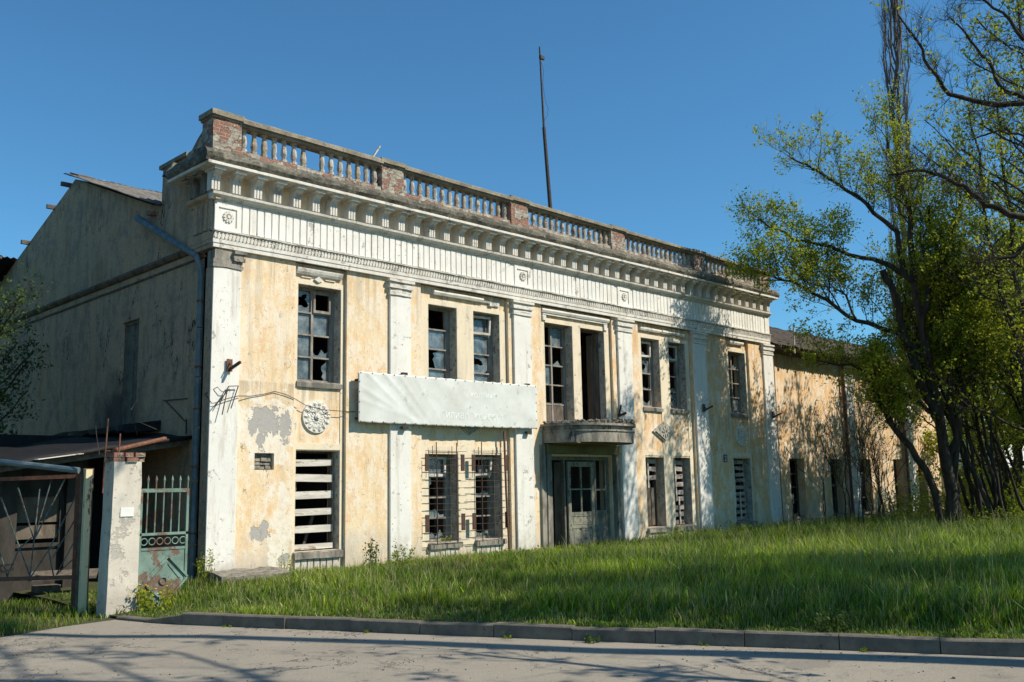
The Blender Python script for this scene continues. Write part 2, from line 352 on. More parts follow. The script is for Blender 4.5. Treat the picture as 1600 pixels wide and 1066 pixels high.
M = dict(
 rustdark=m_simple('dark_rusted_bar', (.09, .05, .038), (.055, .038, .032), 14, .85),
 lath=m_simple('dull_pinkish_board', (.30, .25, .22), (.42, .36, .32), 7, .9, sc=(.4, 1, 1), c3=(.12, .09, .08), th=.57),
 doorleaf=m_simple('chipped_grey_green_paint', (.27, .26, .20), (.20, .19, .15), 4, .8, c3=(.02, .018, .015), th=.575, s3=13),
 course=m_simple('blackened_string_course', (.20, .15, .105), (.09, .07, .055), 4, .95, bumpd=.015),
 balus=m_simple('flaking_baluster', (.44, .37, .27), (.28, .23, .17), 9, .95, c3=(.13, .11, .09), th=.57, bumpd=.02, bs=25),
 oldteal=m_simple('flaking_teal_bar', (.07, .10, .09), (.13, .17, .15), 9, .8, c3=(.10, .05, .03), th=.54),
 stainlight=m_simple('stained_white_stucco', (.50, .47, .40), (.34, .31, .26), 5, .95, c3=(.16, .15, .13), th=.57, bumpd=.01), pillar2=m_white('dirty_moulding', (.72, .69, .61), .10),
 cream=m_white('cream_paint', (.79, .68, .50), .03),
 pillar=m_white('peeling_pillar_plaster', (.66, .60, .50), .13),
 yellow=m_yellow(), white=m_white(), white2=m_white("dirty_white_paint", (.74, .71, .64), .07), dconc=m_dark_conc(), cap=m_cap(),
 brick=m_brick('crumbling_brick_plaster', .50), roofdark=m_simple('old_dark_tiles', (.045, .038, .032), (.10, .082, .065), 6, .95, bumpd=.04, bs=9, c3=(.14, .11, .08)), brick2=m_brick("brick_rubble", .44), side=m_side(), ledge=m_brick('mossy_brick_ledge', .52), glass=m_glass(), asphalt=m_asphalt(), teal=m_tealpaint(), roof=m_roof(), grass=m_grass(),
 inner=m_simple("inner_plaster", (.26, .245, .22), (.15, .145, .13), 2), innerdark=m_simple("dark_floor", (.05, .045, .04), (.09, .08, .07), 3),  # second one: plain dark colour for floors and the wing's inner walls
 framew=m_simple("grey_window_wood", (.20, .18, .15), (.34, .31, .27), 8, sc=(1, 1, .3), c3=(.12, .10, .085)),
 frameb=m_simple("weathered_dark_wood", (.10, .08, .06), (.17, .14, .11), 8, sc=(1, 1, .25), c3=(.24, .20, .16)),
 shedw=m_simple('shade_dark_boards', (.030, .026, .022), (.055, .048, .04), 5, sc=(1, 1, .3)),  # shade behind the gate is put into this near-black board colour
 plank=m_simple("whitewashed_plank", (.66, .62, .55), (.50, .46, .40), 6, sc=(.25, 1, 1.5), c3=(.27, .21, .16), th=.58),
 rust=m_simple("rusty_metal", (.20, .085, .05), (.12, .06, .04), 14, .8, c3=(.30, .13, .07)),
 dmetal=m_simple("dark_iron", (.035, .028, .025), (.07, .05, .04), 14, .7),
 pipe=m_simple("bluish_zinc", (.10, .145, .16), (.17, .21, .22), 4, .6, c3=(.22, .10, .06), th=.66),
 concrete=m_simple("kerb_concrete", (.12, .105, .085), (.17, .15, .12), 5, .95, c3=(.08, .07, .055), bumpd=.012),
 stain=m_simple("stained_concrete", (.33, .30, .25), (.15, .14, .12), 4, .95, sc=(1, 1, .35), c3=(.06, .06, .055), th=.6, bumpd=.02, bs=25, s3=6),
 soil=m_simple("soil_and_thatch", (.045, .055, .018), (.075, .075, .03), 3, .97, bumpd=.03, bs=20, c3=(.10, .085, .05)),
 tar=m_simple("tar_paper", (.008, .008, .009), (.016, .015, .015), 5, .7, bumpd=.02, bs=8),
 cloth=m_simple("faded_banner", (.69, .71, .68), (.60, .61, .57), 1.6, .85, bumpd=.002, bs=60, c3=(.50, .50, .45), th=.60, s3=4),
 letter=m_simple("faded_lettering", (.80, .83, .81), (.76, .80, .78), 2, .6, bumpd=.001),
 bark=m_simple("bark", (.030, .024, .019), (.075, .060, .047), 7, .95, sc=(1, 1, .25), bumpd=.02, bs=18),
 barkp=m_simple("poplar_bark", (.12, .09, .075), (.19, .15, .125), 5, .95, sc=(1, 1, .25), bumpd=.01),
 door=m_simple("peeling_door_paint", (.20, .19, .15), (.13, .125, .10), 5, .8, c3=(.035, .03, .025), th=.60, s3=14),
 olive=m_simple("olive_soffit", (.20, .17, .08), (.12, .10, .05), 3, .9, sc=(.3, 1, 1)),
 rubble=m_simple("rubble_stone", (.30, .27, .22), (.14, .13, .11), 7, .95, bumpd=.03, bs=22, c3=(.36, .16, .09), th=.66),
 postpaint=m_simple("cream_post_paint", (.74, .64, .38), (.66, .58, .36), 6, .7, sc=(1, 1, .3), c3=(.25, .12, .06), th=.58),
 paper=m_simple("paper", (.78, .78, .74), (.70, .70, .66), 8, .9), blue=m_simple("enamel_blue", (.05, .09, .16), (.09, .12, .18), 8, .4),
 purlin=m_simple("grey_timber", (.10, .085, .07), (.16, .14, .12), 8, .95),
 leafA=m_leaf("ash_leaf", (.15, .20, .018), (.38, .41, .032), .45), leafB=m_leaf("dense_leaf", (.10, .16, .018), (.26, .32, .028), .45), leafC=m_leaf("dark_leaf", (.035, .07, .018), (.085, .13, .03)),
 flower=m_simple("yellow_petal", (.75, .62, .03), (.65, .50, .03), 8, .6),
)
# ================================================================== MAIN BUILDING
rnd = random.Random(5)
B = thing('abandoned_building', 'two storey abandoned building with ochre and white facade, columns and roof balustrade', 'building', (0, 0, 0))
YW, PL = -.10, -.17
PAN = [(1.83, 3.17), (5.32, 8.28), (9.55, 12.56), (13.82, 16.60), (18.66, 20.07)]
OPN = [[(1.95, 3.07, 4.03, 6.15), (1.95, 3.07, .43, 2.55)],
       [(5.62, 6.55, 4.04, 6.15), (7.11, 8.04, 4.04, 6.15), (5.62, 6.55, .43, 2.52), (7.11, 8.04, .43, 2.52)],
       [(9.75, 10.91, 3.3, 6.17), (11.25, 12.31, 3.3, 6.17), (9.80, 12.45, -.3, 2.50)],
       [(14.06, 14.99, 4.04, 6.15), (15.47, 16.38, 4.04, 6.15), (14.06, 14.99, .43, 2.52), (15.47, 16.38, .43, 2.52)],
       [(18.89, 19.96, 4.04, 6.15), (18.89, 19.96, .43, 2.52)]]
def wall_grid(mb, x0, x1, y0, y1, z0, z1, holes, m=0):
    xs = sorted({x0, x1} | {h[0] for h in holes} | {h[1] for h in holes}); zs = sorted({z0, z1} | {max(z0, h[2]) for h in holes} | {h[3] for h in holes})
    for i in range(len(xs)-1):
        run = None
        for j in range(len(zs)-1):
            cx, cz = (xs[i]+xs[i+1])/2, (zs[j]+zs[j+1])/2
            solid = not any(h[0] < cx < h[1] and h[2] < cz < h[3] for h in holes)
            if solid: run = run or [zs[j], zs[j]]; run[1] = zs[j+1]
            if (not solid or j == len(zs)-2) and run: mb.box(xs[i], y0, run[0], xs[i+1], y1, run[1], m); run = None
w = MB()
edges = [0.0]+[e for p in PAN for e in p]+[21.6]
wall_grid(w, edges[0], edges[1], YW, .45, -.3, 6.6, [(.93, 1.38, 2.13, 2.47)])
for i in range(2, len(edges), 2): w.box(edges[i], YW, -.3, edges[i+1], .45, 6.6)
for p, hs in zip(PAN, OPN): wall_grid(w, p[0], p[1], 0, .45, -.3, 6.6, hs)
w.box(0, YW, 6.6, 21.6, .35, 8.2)
w.build('facade_wall', M['yellow'], B)

# flat white bands round the openings, one piece per bay
s = MB()
for (a, b), hs in zip(PAN, OPN):
    xs = sorted({(h[0], h[1]) for h in hs if h[2] > 2.6}); lo = .33
    cuts = [a]+[c for q in xs for c in q]+[b]
    for k in range(0, len(cuts), 2):
        z0 = lo if not (a > 9 and b < 13) else (3.3 if 0 < k < len(cuts)-2 else -.2)
        if a > 9 and b < 13 and k in (0, len(cuts)-2): z0 = 3.32
        s.box(cuts[k]+(.03 if k == 0 else 0), -.018, z0, cuts[k+1]-(.03 if k == len(cuts)-2 else 0), 0.01, 6.27)
    for q in xs:
        s.box(q[0], -.016, 6.155, q[1], .01, 6.27)
        if not (a > 9 and b < 13): s.box(q[0], -.016, 2.56, q[1], .01, 2.70)
for hs in OPN:
    for h_ in hs:
        if h_[2] < 0: continue
        rv = MB(); rv.box(h_[1]-.012, .0, h_[2], h_[1]+.0, .24, h_[3]-.012, 0); rv.box(h_[0], .0, h_[2], h_[0]+.012, .24, h_[3]-.012); rv.box(h_[0], .0, h_[3]-.012, h_[1], .24, h_[3]); rv.build('window_reveal', M['stainlight'], B)
s.build('window_surround', M['cream'], B)
# pilasters with moulded capitals
PX = [(-.12, .50), (4.35, 4.96), (8.43, 9.08), (12.77, 13.43), (16.65, 17.33), (20.95, 21.60)]
for i, (a, b) in enumerate(PX):
    m = MB()
    m.box(a, PL, -.3, b, YW if i else .0, 6.2)
    pl = m.build('pilaster', M['white'], B, bevel=.006)
    if i == 0: m = MB(); m.box(-.123, PL+.03, -.3, 0.0, .14, 6.2); m.build('pilaster_return', M['side'], pl)
    c = MB()
    for k, (z0, z1, pr) in enumerate([(6.2, 6.27, .03), (6.28, 6.36, .015), (6.36, 6.44, .055), (6.44, 6.51, .035), (6.51, 6.568, .08)]):
        xs = np.linspace(a-pr, b+pr*.8, 7)
        if i == 0 and k > 1: xs = np.linspace(.30, b+pr, 4)
        c.sweep([(-.1, z0), (PL-pr, z0), (PL-pr, z1), (-.1, z1)], list(xs), .018 if i in (0, 1) else .010, seed=i*7+k)
    if i == 0: c.sweep([(-.05, 6.2), (PL+.02, 6.2), (PL+.01, 6.56), (-.05, 6.56)], list(np.linspace(-.10, .3, 6)), .02, seed=77); c.box(-.1, 0.0, 6.2, 0.0, .14, 6.56)
    c.build('capital', [M['stain'] if i == 0 else M['white2']], pl)

# entablature
XR = 21.45
rope = MB(); RET = MB()
def band(mb, z0, z1, y, ret=.85, xr=XR, m=0):
    xl = -(abs(y)-.035)
    mb.box(xl, y, z0, xr, -.02, z1, m); RET.box(xl+.001, y+.03, z0+.001, .0, ret, z1-.001)
    RET.box(xl-.002, y+.04, z0+.002, xl+.02, ret, z1-.002)
a = MB(); band(a, 6.60, 6.69, -.185); band(a, 6.69, 6.775, -.20, .87)
for k in range(262):                                   # rope moulding: slanted beads
    x = -.14+k*.0825
    rope.obox((x, -.212, 6.85), (.020, 0, .012), (0, .016, 0), (.016, 0, .050))
rope.sweep([(-.1, 6.775), (-.205, 6.775), (-.205, 6.92), (-.1, 6.92)], list(np.linspace(-.13, XR, 60)), .004)
rope.sweep([(-.08, 6.92), (-.245, 6.925), (-.25, 6.955), (-.08, 6.985)], list(np.linspace(-.17, XR, 200)), .014, 3)
RET.box(-.17, -.16, 6.78, 0, .88, 6.95); rope.build('rope_moulding', M['pillar2'], B)
a.build('architrave', M['white2'], B)
f = MB(); band(f, 6.96, 7.60, -.14, .84)
blocks = [(-.125, .47), (8.50, 9.10), (12.84, 13.46), (21.2, XR)]
x = .50
while x < 21.1:
    if not any(p[0]-.16 < x < p[1] for p in blocks):
        f.box(x, -.160-rnd.uniform(0, .006), 6.99, x+.143, -.12, 7.585)
    x += .1745
for q in blocks: f.box(q[0], -.165, 6.97, q[1], -.12, 7.60)
for k in range(4): RET.box(-.155, -.08+k*.21, 6.99, -.12, .06+k*.21, 7.585)
fz = f.build('frieze', M['white'], B)
for q in blocks[:3]:
    r = MB(); cx = (q[0]+q[1])/2; cz = 7.27
    for (x0, z0, x1, z1) in ((-.2, .17, .2, .19), (.18, -.19, .2, .17)): r.box(cx+x0, -.187, cz+z0, cx+x1, -.163, cz+z1)
    for k in range(10):
        t = k*2*math.pi/10; r.obox((cx+.09*math.cos(t), -.175, cz+.09*math.sin(t)), (.03*math.cos(t), 0, .03*math.sin(t)), (0, .02, 0), (-.022*math.sin(t), 0, .022*math.cos(t)))
    r.obox((cx, -.185, cz), (.03, 0, 0), (0, .02, 0), (0, 0, .03))
    r.build('rosette', M['white2'], fz)
g = MB()
prof = [(-.1, 7.59), (-.20, 7.59), (-.215, 7.63), (-.27, 7.66), (-.29, 7.68), (-.30, 7.73), (-.1, 7.75)]
g.sweep(prof, list(np.linspace(-.24, XR+.04, 170)), .009, 9)
RET.sweep([(y+.055, z) for y, z in prof], [-.24, .2, .5, .88], .006, 4, axis='y')
g.build('frieze_moulding', M['pillar2'], B)
# corona, soffit and weathered top of the cornice
g = MB(); g.box(-.50, -.56, 8.19, XR+.1, -.05, 8.26); g.box(-.50, -.05, 8.19, 0, 1.25, 8.26)
g.build('corona', M['white2'], B, bevel=.01)
g = MB(); prof = [(-.02, 8.26), (-.55, 8.26), (-.60, 8.34), (-.60, 8.42), (-.50, 8.53), (-.02, 8.58)]
g.sweep(prof, list(np.linspace(-.55, XR+.12, 260)), .024, 2)
g.sweep([(y+.05, z) for y, z in prof], list(np.linspace(-.06, 1.25, 14)), .03, 8, axis='y')
g.sweep([(-.5, 8.4), (-.4, 8.66), (.3, 8.66), (.3, 8.4)], list(np.linspace(1.2, 1.5, 4)), .05, 8, axis='y')
g.build('cornice', M['dconc'], B)
# brackets under the cornice
def bracket_mesh():
    k = MB(); body = [(-.10, 7.745), (-.285, 7.745), (-.29, 7.95), (-.31, 8.0), (-.36, 8.055), (-.43, 8.08), (-.44, 8.13), (-.10, 8.13)]
    k.prism(body, 'x', -.085, .085)
    for dx in (-.09, -.0225, .045): k.prism([(-.28, 7.75), (-.312, 7.75), (-.317, 7.97), (-.345, 8.03), (-.3, 8.06)], 'x', dx, dx+.045)
    k.box(-.125, -.50, 8.13, .125, -.08, 8.188); return k
br = bracket_mesh().build('bracket', M['white2'], B)
br.location.x = -.20
for k in range(1, 46):
    c = copy_part(br, B, k*.4765+rnd.uniform(-.01, .01))
for k in range(2):
    c = copy_part(br, B); c.data = c.data.copy(); c.data.materials[0] = M['stain']; c.rotation_euler = (0, 0, -math.pi/2); c.location = (.06, .14+k*.48, 0)
RET.build('entablature_return', M['side'], B)
# balustrade
bal = MB(); bal.sweep([(-.02, 8.50), (-.35, 8.50), (-.32, 8.69), (-.02, 8.70)], list(np.linspace(-.3, 21.3, 190)), .03, 31)
bal = bal.build('balustrade', M['ledge'], B)
PED = [-.31, 3.96, 8.22, 12.40, 16.62, 20.72]
for i, a in enumerate(PED):
    p = MB(); rs = random.Random(i)
    top = 9.28
    p.sweep([(.12, 8.56), (-.36, 8.56), (-.355, 8.7), (-.35, 9.0), (-.35, 9.2), (-.355, top), (.12, top)], list(np.linspace(a, a+.64, 9)), .012, i+40)
    if i == 0: p.prism([(.10, 8.5), (.10, 9.12), (.35, 8.98), (.6, 8.80), (.75, 8.78), (1.05, 8.6), (1.05, 8.4)], 'x', a+.02, a+.5)
    po = p.build('pedestal', M['brick'], bal)
    p = MB(); p.sweep([(.16, 9.25), (-.38, 9.25), (-.38, 9.295), (-.16, 9.295), (.16, 9.295)], list(np.linspace(a-.02, a+.66, 6)), .005, i+50)
    p.sweep([(.18, 9.295), (-.42, 9.295), (-.42, 9.405), (.18, 9.405)], list(np.linspace(a-.06, a+.675, 8)), .008, i+60)
    p.build('coping', M['cap'], bal)
for i in range(5):
    a, b = PED[i]+.64, PED[i+1]; p = MB()
    p.sweep([(-.06, 9.20), (-.36, 9.20), (-.36, 9.26), (-.06, 9.26)], list(np.linspace(a, b, 22)), .006, i)
    p.sweep([(-.02, 9.26), (-.42, 9.26), (-.42, 9.35), (-.40, 9.37), (-.02, 9.37)], list(np.linspace(a, b, 22)), .008, i+3)
    p.build('rail', M['cap'], bal)
def baluster(seed):
    r = random.Random(seed); k = MB()
    pr = [(-.04, .070), (.05, .070), (.055, .044), (.10, .058), (.17, .070), (.27, .062), (.37, .046), (.40, .040), (.415, .062), (.44, .048), (.46, .072), (.53, .076)]
    k.lathe([(z, rr*r.uniform(.88, 1.08)) for z, rr in pr], (0, -.21, 8.70), 8)
    for i in range(len(k.v)):
        x, y, z = k.v[i]; k.v[i] = (x+r.uniform(-.007, .007), y+r.uniform(-.007, .007), z)
    return k
protos = [baluster(i) for i in range(5)]; pmesh = [None]*5
for i in range(5):
    a, b = PED[i]+.64, PED[i+1]; n = 15
    for k in range(n):
        if i == 0 and k == 7: continue
        x = a+(k+.5)*(b-a)/n; q = (i*7+k*3) % 5
        if pmesh[q] is None: o = protos[q].build('baluster', M['balus'] if q % 2 else M['stainlight'], bal); pmesh[q] = o; o.location.x = x
        else: o = copy_part(pmesh[q], bal); o.location.x = x
        sg = 1-.10*x/17; o.location.z = 8.72*(1-sg)+.02; o.scale = (rnd.uniform(.9, 1.1), 1, sg); o.rotation_euler = (0, rnd.uniform(-.012, .012)*0, 0)

for o in bal.children:                                  # the parapet sags a little toward the far end
    if o.name.split('.')[0] in ('rail', 'coping', 'pedestal'):
        for v in o.data.vertices:
            if v.co.z > 8.75: v.co.z -= .125*(v.co.x/17)*(v.co.z-8.7)/.65
# hoods over the upper windows
h = MB(); h.sweep([(.0, 6.37), (-.06, 6.37), (-.09, 6.42), (-.11, 6.48), (-.11, 6.50), (0, 6.515)], list(np.linspace(1.88, 3.06, 8)), .004, 1)
h.prism([(2.45-.11, 6.29), (2.45, 6.23), (2.45+.11, 6.29), (2.45, 6.37)], 'y', -.06, 0)
h.box(2.02, -.035, 6.305, 2.28, -.01, 6.325); h.box(2.64, -.035, 6.305, 2.9, -.01, 6.325); h.build('hood_mould', M['white2'], B)
h = MB(); h.sweep([(0, 6.40), (-.08, 6.40), (-.11, 6.46), (-.10, 6.50), (0, 6.51)], list(np.linspace(5.75, 7.42, 9)), .006, 2)
h.sweep([(0, 6.40), (-.05, 6.41), (-.07, 6.46), (0, 6.48)], list(np.linspace(7.42, 7.8, 4)), .012, 4); h.box(7.66, -.07, 6.34, 7.80, 0, 6.42); h.box(7.82, -.05, 6.36, 8.02, 0, 6.5)
h.build('hood_mould', M['white2'], B)
h = MB(); h.sweep([(0, 6.41), (-.09, 6.41), (-.12, 6.47), (-.11, 6.52), (0, 6.53)], list(np.linspace(9.6, 12.48, 12)), .004, 2)
h.box(9.66, -.07, 6.36, 12.42, -.01, 6.41); h.box(9.66, -.06, 6.20, 9.80, -.01, 6.36); h.box(12.28, -.06, 6.18, 12.42, -.01, 6.36); h.build('hood_mould', M['white2'], B)
h = MB()
for a, b, sd in ((13.98, 15.05, 5), (15.1, 16.36, 6)):
    h.sweep([(0, 6.38), (-.07, 6.36), (-.10, 6.41), (-.09, 6.46), (0, 6.48)], list(np.linspace(a, b, 8)), .022, sd)
h.build('hood_mould', M['white2'], B)
h = MB(); h.sweep([(0, 6.40), (-.08, 6.40), (-.11, 6.46), (-.10, 6.51), (0, 6.52)], list(np.linspace(18.95, 19.80, 6)), .006, 7); h.build('hood_mould', M['white2'], B)

# windows ------------------------------------------------------------
def jag(rs, a, b, n, base, amp):
    return [(a+(b-a)*i/n, base+rs.uniform(-amp, amp)) for i in range(n+1)]
def pane_cell(mb, a, b, z0, z1, code, y, rs):
    t = .004
    if code == 'N': return
    if code == 'F': mb.box(a, y, z0, b, y+t, z1)
    elif code == 'S':
        pts = [(a, z0), (b, z0)]+[(x, z0+(z1-z0)*max(.04, v)) for x, v in reversed(jag(rs, a, b, 5, .22, .2))]; mb.prism(pts, 'y', y, y+t)
    elif code == 'L':
        pts = [(a, z0)]+[(a+(b-a)*max(.05, v), z) for z, v in jag(rs, z0, z1, 6, .25, .2)]+[(a, z1)]; mb.prism(pts, 'y', y, y+t)
    elif code == 'R':
        pts = [(b, z0)]+[(b-(b-a)*max(.05, v), z) for z, v in jag(rs, z0, z1, 6, .35, .22)]+[(b, z1)]; mb.prism(pts, 'y', y, y+t)
    elif code == 'B':
        n = 18; cx, cz = a+(b-a)*rs.uniform(.35, .6), z0+(z1-z0)*rs.uniform(.4, .7); base = len(mb.v)
        for lay in (y, y+t):
            for k in range(n):
                th = 2*math.pi*(k+.5)/n; dx, dz = math.cos(th), math.sin(th)
                r = min(((b-cx) if dx > 0 else (a-cx))/dx, ((z1-cz) if dz > 0 else (z0-cz))/dz)
                mb.v.append((cx+dx*r, lay, cz+dz*r)); rr = r*rs.uniform(.25, .85); mb.v.append((cx+dx*rr, lay, cz+dz*rr))
        for k in range(n):
            j = (k+1) % n; mb.f.append((base+2*k, base+2*j, base+2*j+1, base+2*k+1)); mb.m.append(0)
            q = base+2*n; mb.f.append((q+2*k, q+2*k+1, q+2*j+1, q+2*j)); mb.m.append(0)
def window(parent, x0, x1, z0, z1, cols, rows, codes, y=.24, mat='framew', seed=0, stile=0.0, vent=None, name='window'):
    rs = random.Random(seed); fr = MB(); w = .055
    fr.box(x0, y, z0, x0+w, y+.08, z1); fr.box(x1-w-stile, y, z0, x1, y+.08, z1)
    X0, X1 = x0+w, x1-w-stile; fr.box(X0, y, z0, X1, y+.08, z0+.07); fr.box(X0, y, z1-.07, X1, y+.08, z1)
    Z0, Z1 = z0+.07, z1-.07; cw = (X1-X0)/cols; rh = (Z1-Z0)/rows
    for c in range(1, cols): fr.box(X0+c*cw-.028, y-.012, Z0, X0+c*cw+.028, y+.07, Z1)
    for r in range(1, rows):
        for c in range(cols):
            q0 = X0+c*cw+(.028 if c else 0); q1 = X0+(c+1)*cw-(.028 if c < cols-1 else 0)
            fr.box(q0, y-.02, Z0+r*rh-.018, q1, y+.06, Z0+r*rh+.018)
    W = fr.build(name, M[mat], parent)
    g = MB()
    for r in range(rows):
        for c in range(cols):
            pane_cell(g, X0+c*cw+.02, X0+(c+1)*cw-.02, Z0+r*rh+.012, Z0+(r+1)*rh-.012, codes[(rows-1-r)*cols+c], y+.035, rs)
    if g.v: g.build('pane', M['glass'], W)
    if vent:                                            # small opening light (fortochka) set proud of the frame
        c = vent[0]; tilt = vent[1]; a, b = X0+c*cw+.01, X0+(c+1)*cw-.01; t0, t1 = Z1-rh+.015, Z1
        v = MB(); yy = y-.05
        for q in ((a, t0, b, t0+.06), (a, t1-.06, b, t1), (a, t0+.06, a+.05, t1-.06), (b-.05, t0+.06, b, t1-.06)):
            v.box(q[0], yy, q[1], q[2], yy+.045, q[3])
        for i, (px, py, pz) in enumerate(v.v): v.v[i] = (px, py-(pz-t0)*tilt-(px-a)*tilt*.5, pz+(px-a)*tilt*.15)
        v.build('casement', M['plank'] if vent[2] else M[mat], W)
    return W
window(B, 1.95, 3.07, 4.03, 6.15, 2, 4, 'BNFFFSFR', .25, seed=3, stile=.06, vent=(1, .0, 0))
window(B, 5.62, 6.55, 4.04, 6.15, 1, 4, 'NFRF', .25, seed=5, stile=.10)
window(B, 7.11, 8.04, 4.04, 6.15, 1, 4, 'FFBF', .25, seed=8, stile=.10, vent=(0, .10, 1))
window(B, 5.62, 6.55, .43, 2.52, 1, 4, 'FLSS', .28, 'framew', seed=15, stile=.12, vent=(0, .0, 1))
window(B, 7.11, 8.04, .43, 2.52, 1, 4, 'RSNS', .28, 'framew', seed=18, stile=.12, vent=(0, .12, 1))
window(B, 14.06, 14.99, 4.04, 6.15, 1, 4, 'SBSS', .25, 'framew', seed=21, stile=.12, vent=(0, .04, 1))
window(B, 15.47, 16.38, 4.04, 6.15, 1, 4, 'SLSR', .25, 'framew', seed=25, stile=.12, vent=(0, .04, 1))
window(B, 18.89, 19.96, 4.04, 6.15, 2, 4, 'NSNNNNFF', .22, 'framew', seed=29)
# boarded and bare openings on the ground floor
def board_window(x0, x1, z0, z1, y, rows, stick, seed, droop=0):
    rs = random.Random(seed); f = MB(); wd = .05
    f.box(x0, y+.1, z0, x0+wd, y+.18, z1); f.box(x1-wd, y+.1, z0, x1, y+.18, z1); f.box(x0+wd, y+.1, z1-wd, x1-wd, y+.18, z1); f.box(x0+wd, y+.1, z0, x1-wd, y+.18, z0+wd)
    W = f.build('window', M['frameb'], B)
    for (zc, hh, a, b) in rows:
        p = MB(); tz = rs.uniform(-.012, .012); p.obox(((a+b)/2, y+rs.uniform(-.01, .01), zc), ((b-a)/2, 0, tz), (0, .014, 0), (0, 0, hh/2)); p.build('plank', M['plank' if seed == 2 else 'lath'], W)
    for (xa, za, xb, zb) in stick:
        p = MB(); p.bar((xa, y-.04, za), (xb, y-.04, zb), .05, .03); p.build('plank', M['plank'], W)
    return W
W1 = board_window(1.95, 3.07, .43, 2.55, .17, [(2.29, .15, 1.96, 3.0), (1.96, .16, 1.96, 3.0), (1.60, .16, 1.96, 3.02), (1.24, .14, 1.96, 3.0), (.91, .15-.0, 1.96, 3.02)][:4]+[(1.24-.36, .15, 1.96, 3.02)], [], 2)
k = MB(); k.bar((2.05, .5, .45), (2.35, .6, 1.9), .07, .04); k.build('plank', M['purlin'], W1)
k = MB(); k.bar((2.60, .7, .45), (2.85, .6, 1.3), .07, .04); k.build('plank', M['purlin'], W1)
k = MB(); k.box(1.97, .10, .46, 2.98, .15, .57); k.build('plank', M['plank'], W1)
def lattice(x0, x1, z0, z1, n, seed, upto=None):
    rs = random.Random(seed); rows = []; hz = (z1-z0)/n
    for i in range(n):
        zc = z1-(i+.6)*hz
        if upto and zc < upto: break
        xm = x0+(x1-x0)*rs.uniform(.3, .42)
        rows.append((zc, hz*.55, x0+.01, xm)); rows.append((zc-rs.uniform(-.02, .02), hz*.58, xm+.03, x1-rs.uniform(.08, .16)))
    return rows
W2 = board_window(14.06, 14.99, .43, 2.52, .22, lattice(14.06, 14.99, .43, 2.52, 9, 4, 1.7), [(14.42, 2.5, 14.42, 1.6)], 3)
k = MB(); k.box(14.08, .30, .48, 14.66, .34, 1.75); k.box(14.68, .28, .48, 14.85, .33, 1.6); k.build('plank', M['frameb'], W2)
board_window(15.47, 16.38, .43, 2.52, .22, lattice(15.47, 16.38, .43, 2.52, 9, 8), [(15.80, 2.5, 15.84, 1.2), (15.95, 1.3, 15.99, .5)], 3)
board_window(18.89, 19.96, .43, 2.52, .20, lattice(18.89, 19.96, .43, 2.52, 10, 11), [(19.14, 2.45, 19.18, .9), (19.45, 1.4, 19.48, .5)], 5)
# sills and fluted aprons
for (a, b) in ((1.95, 3.07), (5.62, 6.55), (7.11, 8.04), (14.06, 14.99), (15.47, 16.38), (18.89, 19.96)):
    k = MB(); k.sweep([(.22, 3.92), (-.06, 3.90), (-.06, 4.0), (.0, 4.035), (.22, 4.035)], list(np.linspace(a-.02, b+.02, 6)), .008, a); k.build('window_sill', M['stain'], B)
    k = MB(); k.sweep([(.22, .28), (-.11, .28), (-.11, .40), (.0, .425), (.22, .43)], list(np.linspace(a-.04, b+.05, 6)), .012, a+3); k.build('window_sill', M['stain'], B)
    k = MB(); x = a
    while x < b-.1: k.box(x, -.05, -.25, x+.125, .0, .27); x += .158
    k.build('apron', M['white2'], B)
# carved rosettes and lozenges between the storeys
def rosette(cx, cz, r):
    k = MB(); n = 28
    k.prism([(cx+r*math.cos(2*math.pi*i/n), cz+r*math.sin(2*math.pi*i/n)) for i in range(n)], 'y', -.045, .0)
    for i in range(14):
        t = 2*math.pi*i/14; c, s_ = math.cos(t), math.sin(t); b = len(k.v); ring = 10
        for j in range(ring):
            u = 2*math.pi*j/ring; l = .60+.36*math.cos(u); wv = .195*math.sin(u)*(.50+.62*(l-.2))
            k.v.append((cx+r*(l*c-wv*s_), -.05, cz+r*(l*s_+wv*c)))
        for l, yy in ((.35, -.062), (.62, -.07), (.85, -.078)): k.v.append((cx+r*l*c, yy, cz+r*l*s_))
        for j in range(ring):
            a_, b_ = b+j, b+(j+1) % ring; lm = .60+.36*math.cos(2*math.pi*(j+.5)/ring); tip = b+ring+(2 if lm > .75 else 1 if lm > .5 else 0)
            k.f.append((a_, b_, tip)); k.m.append(0)
        k.f.append((b+1, b+ring+2, b+ring+1)); k.m.append(0); k.f.append((b+9, b+ring+1, b+ring+2)); k.m.append(0)
    for rr, yy in ((.20, -.09), (.11, -.115)): k.prism([(cx+r*rr*math.cos(2*math.pi*i/16), cz+r*rr*math.sin(2*math.pi*i/16)) for i in range(16)], 'y', yy, -.03)
    k.build('rosette', M['white2'], B)
rosette(2.45, 3.27, .35); rosette(19.45, 3.28, .36)
for cx in (6.9, 15.05):
    k = MB()
    for sc, y0 in ((1, -.05), (.82, -.085)): k.prism([(cx-.58*sc, 3.3), (cx, 3.3-.32*sc), (cx+.58*sc, 3.3), (cx, 3.3+.32*sc)], 'y', y0, .0)
    for i in range(8):
        t = i*math.pi/4; k.obox((cx+.11*math.cos(t), -.09, 3.3+.11*math.sin(t)), (.07*math.cos(t), 0, .07*math.sin(t)), (0, .02, 0), (-.025*math.sin(t), 0, .025*math.cos(t)))
    k.build('lozenge', M['stainlight'], B)
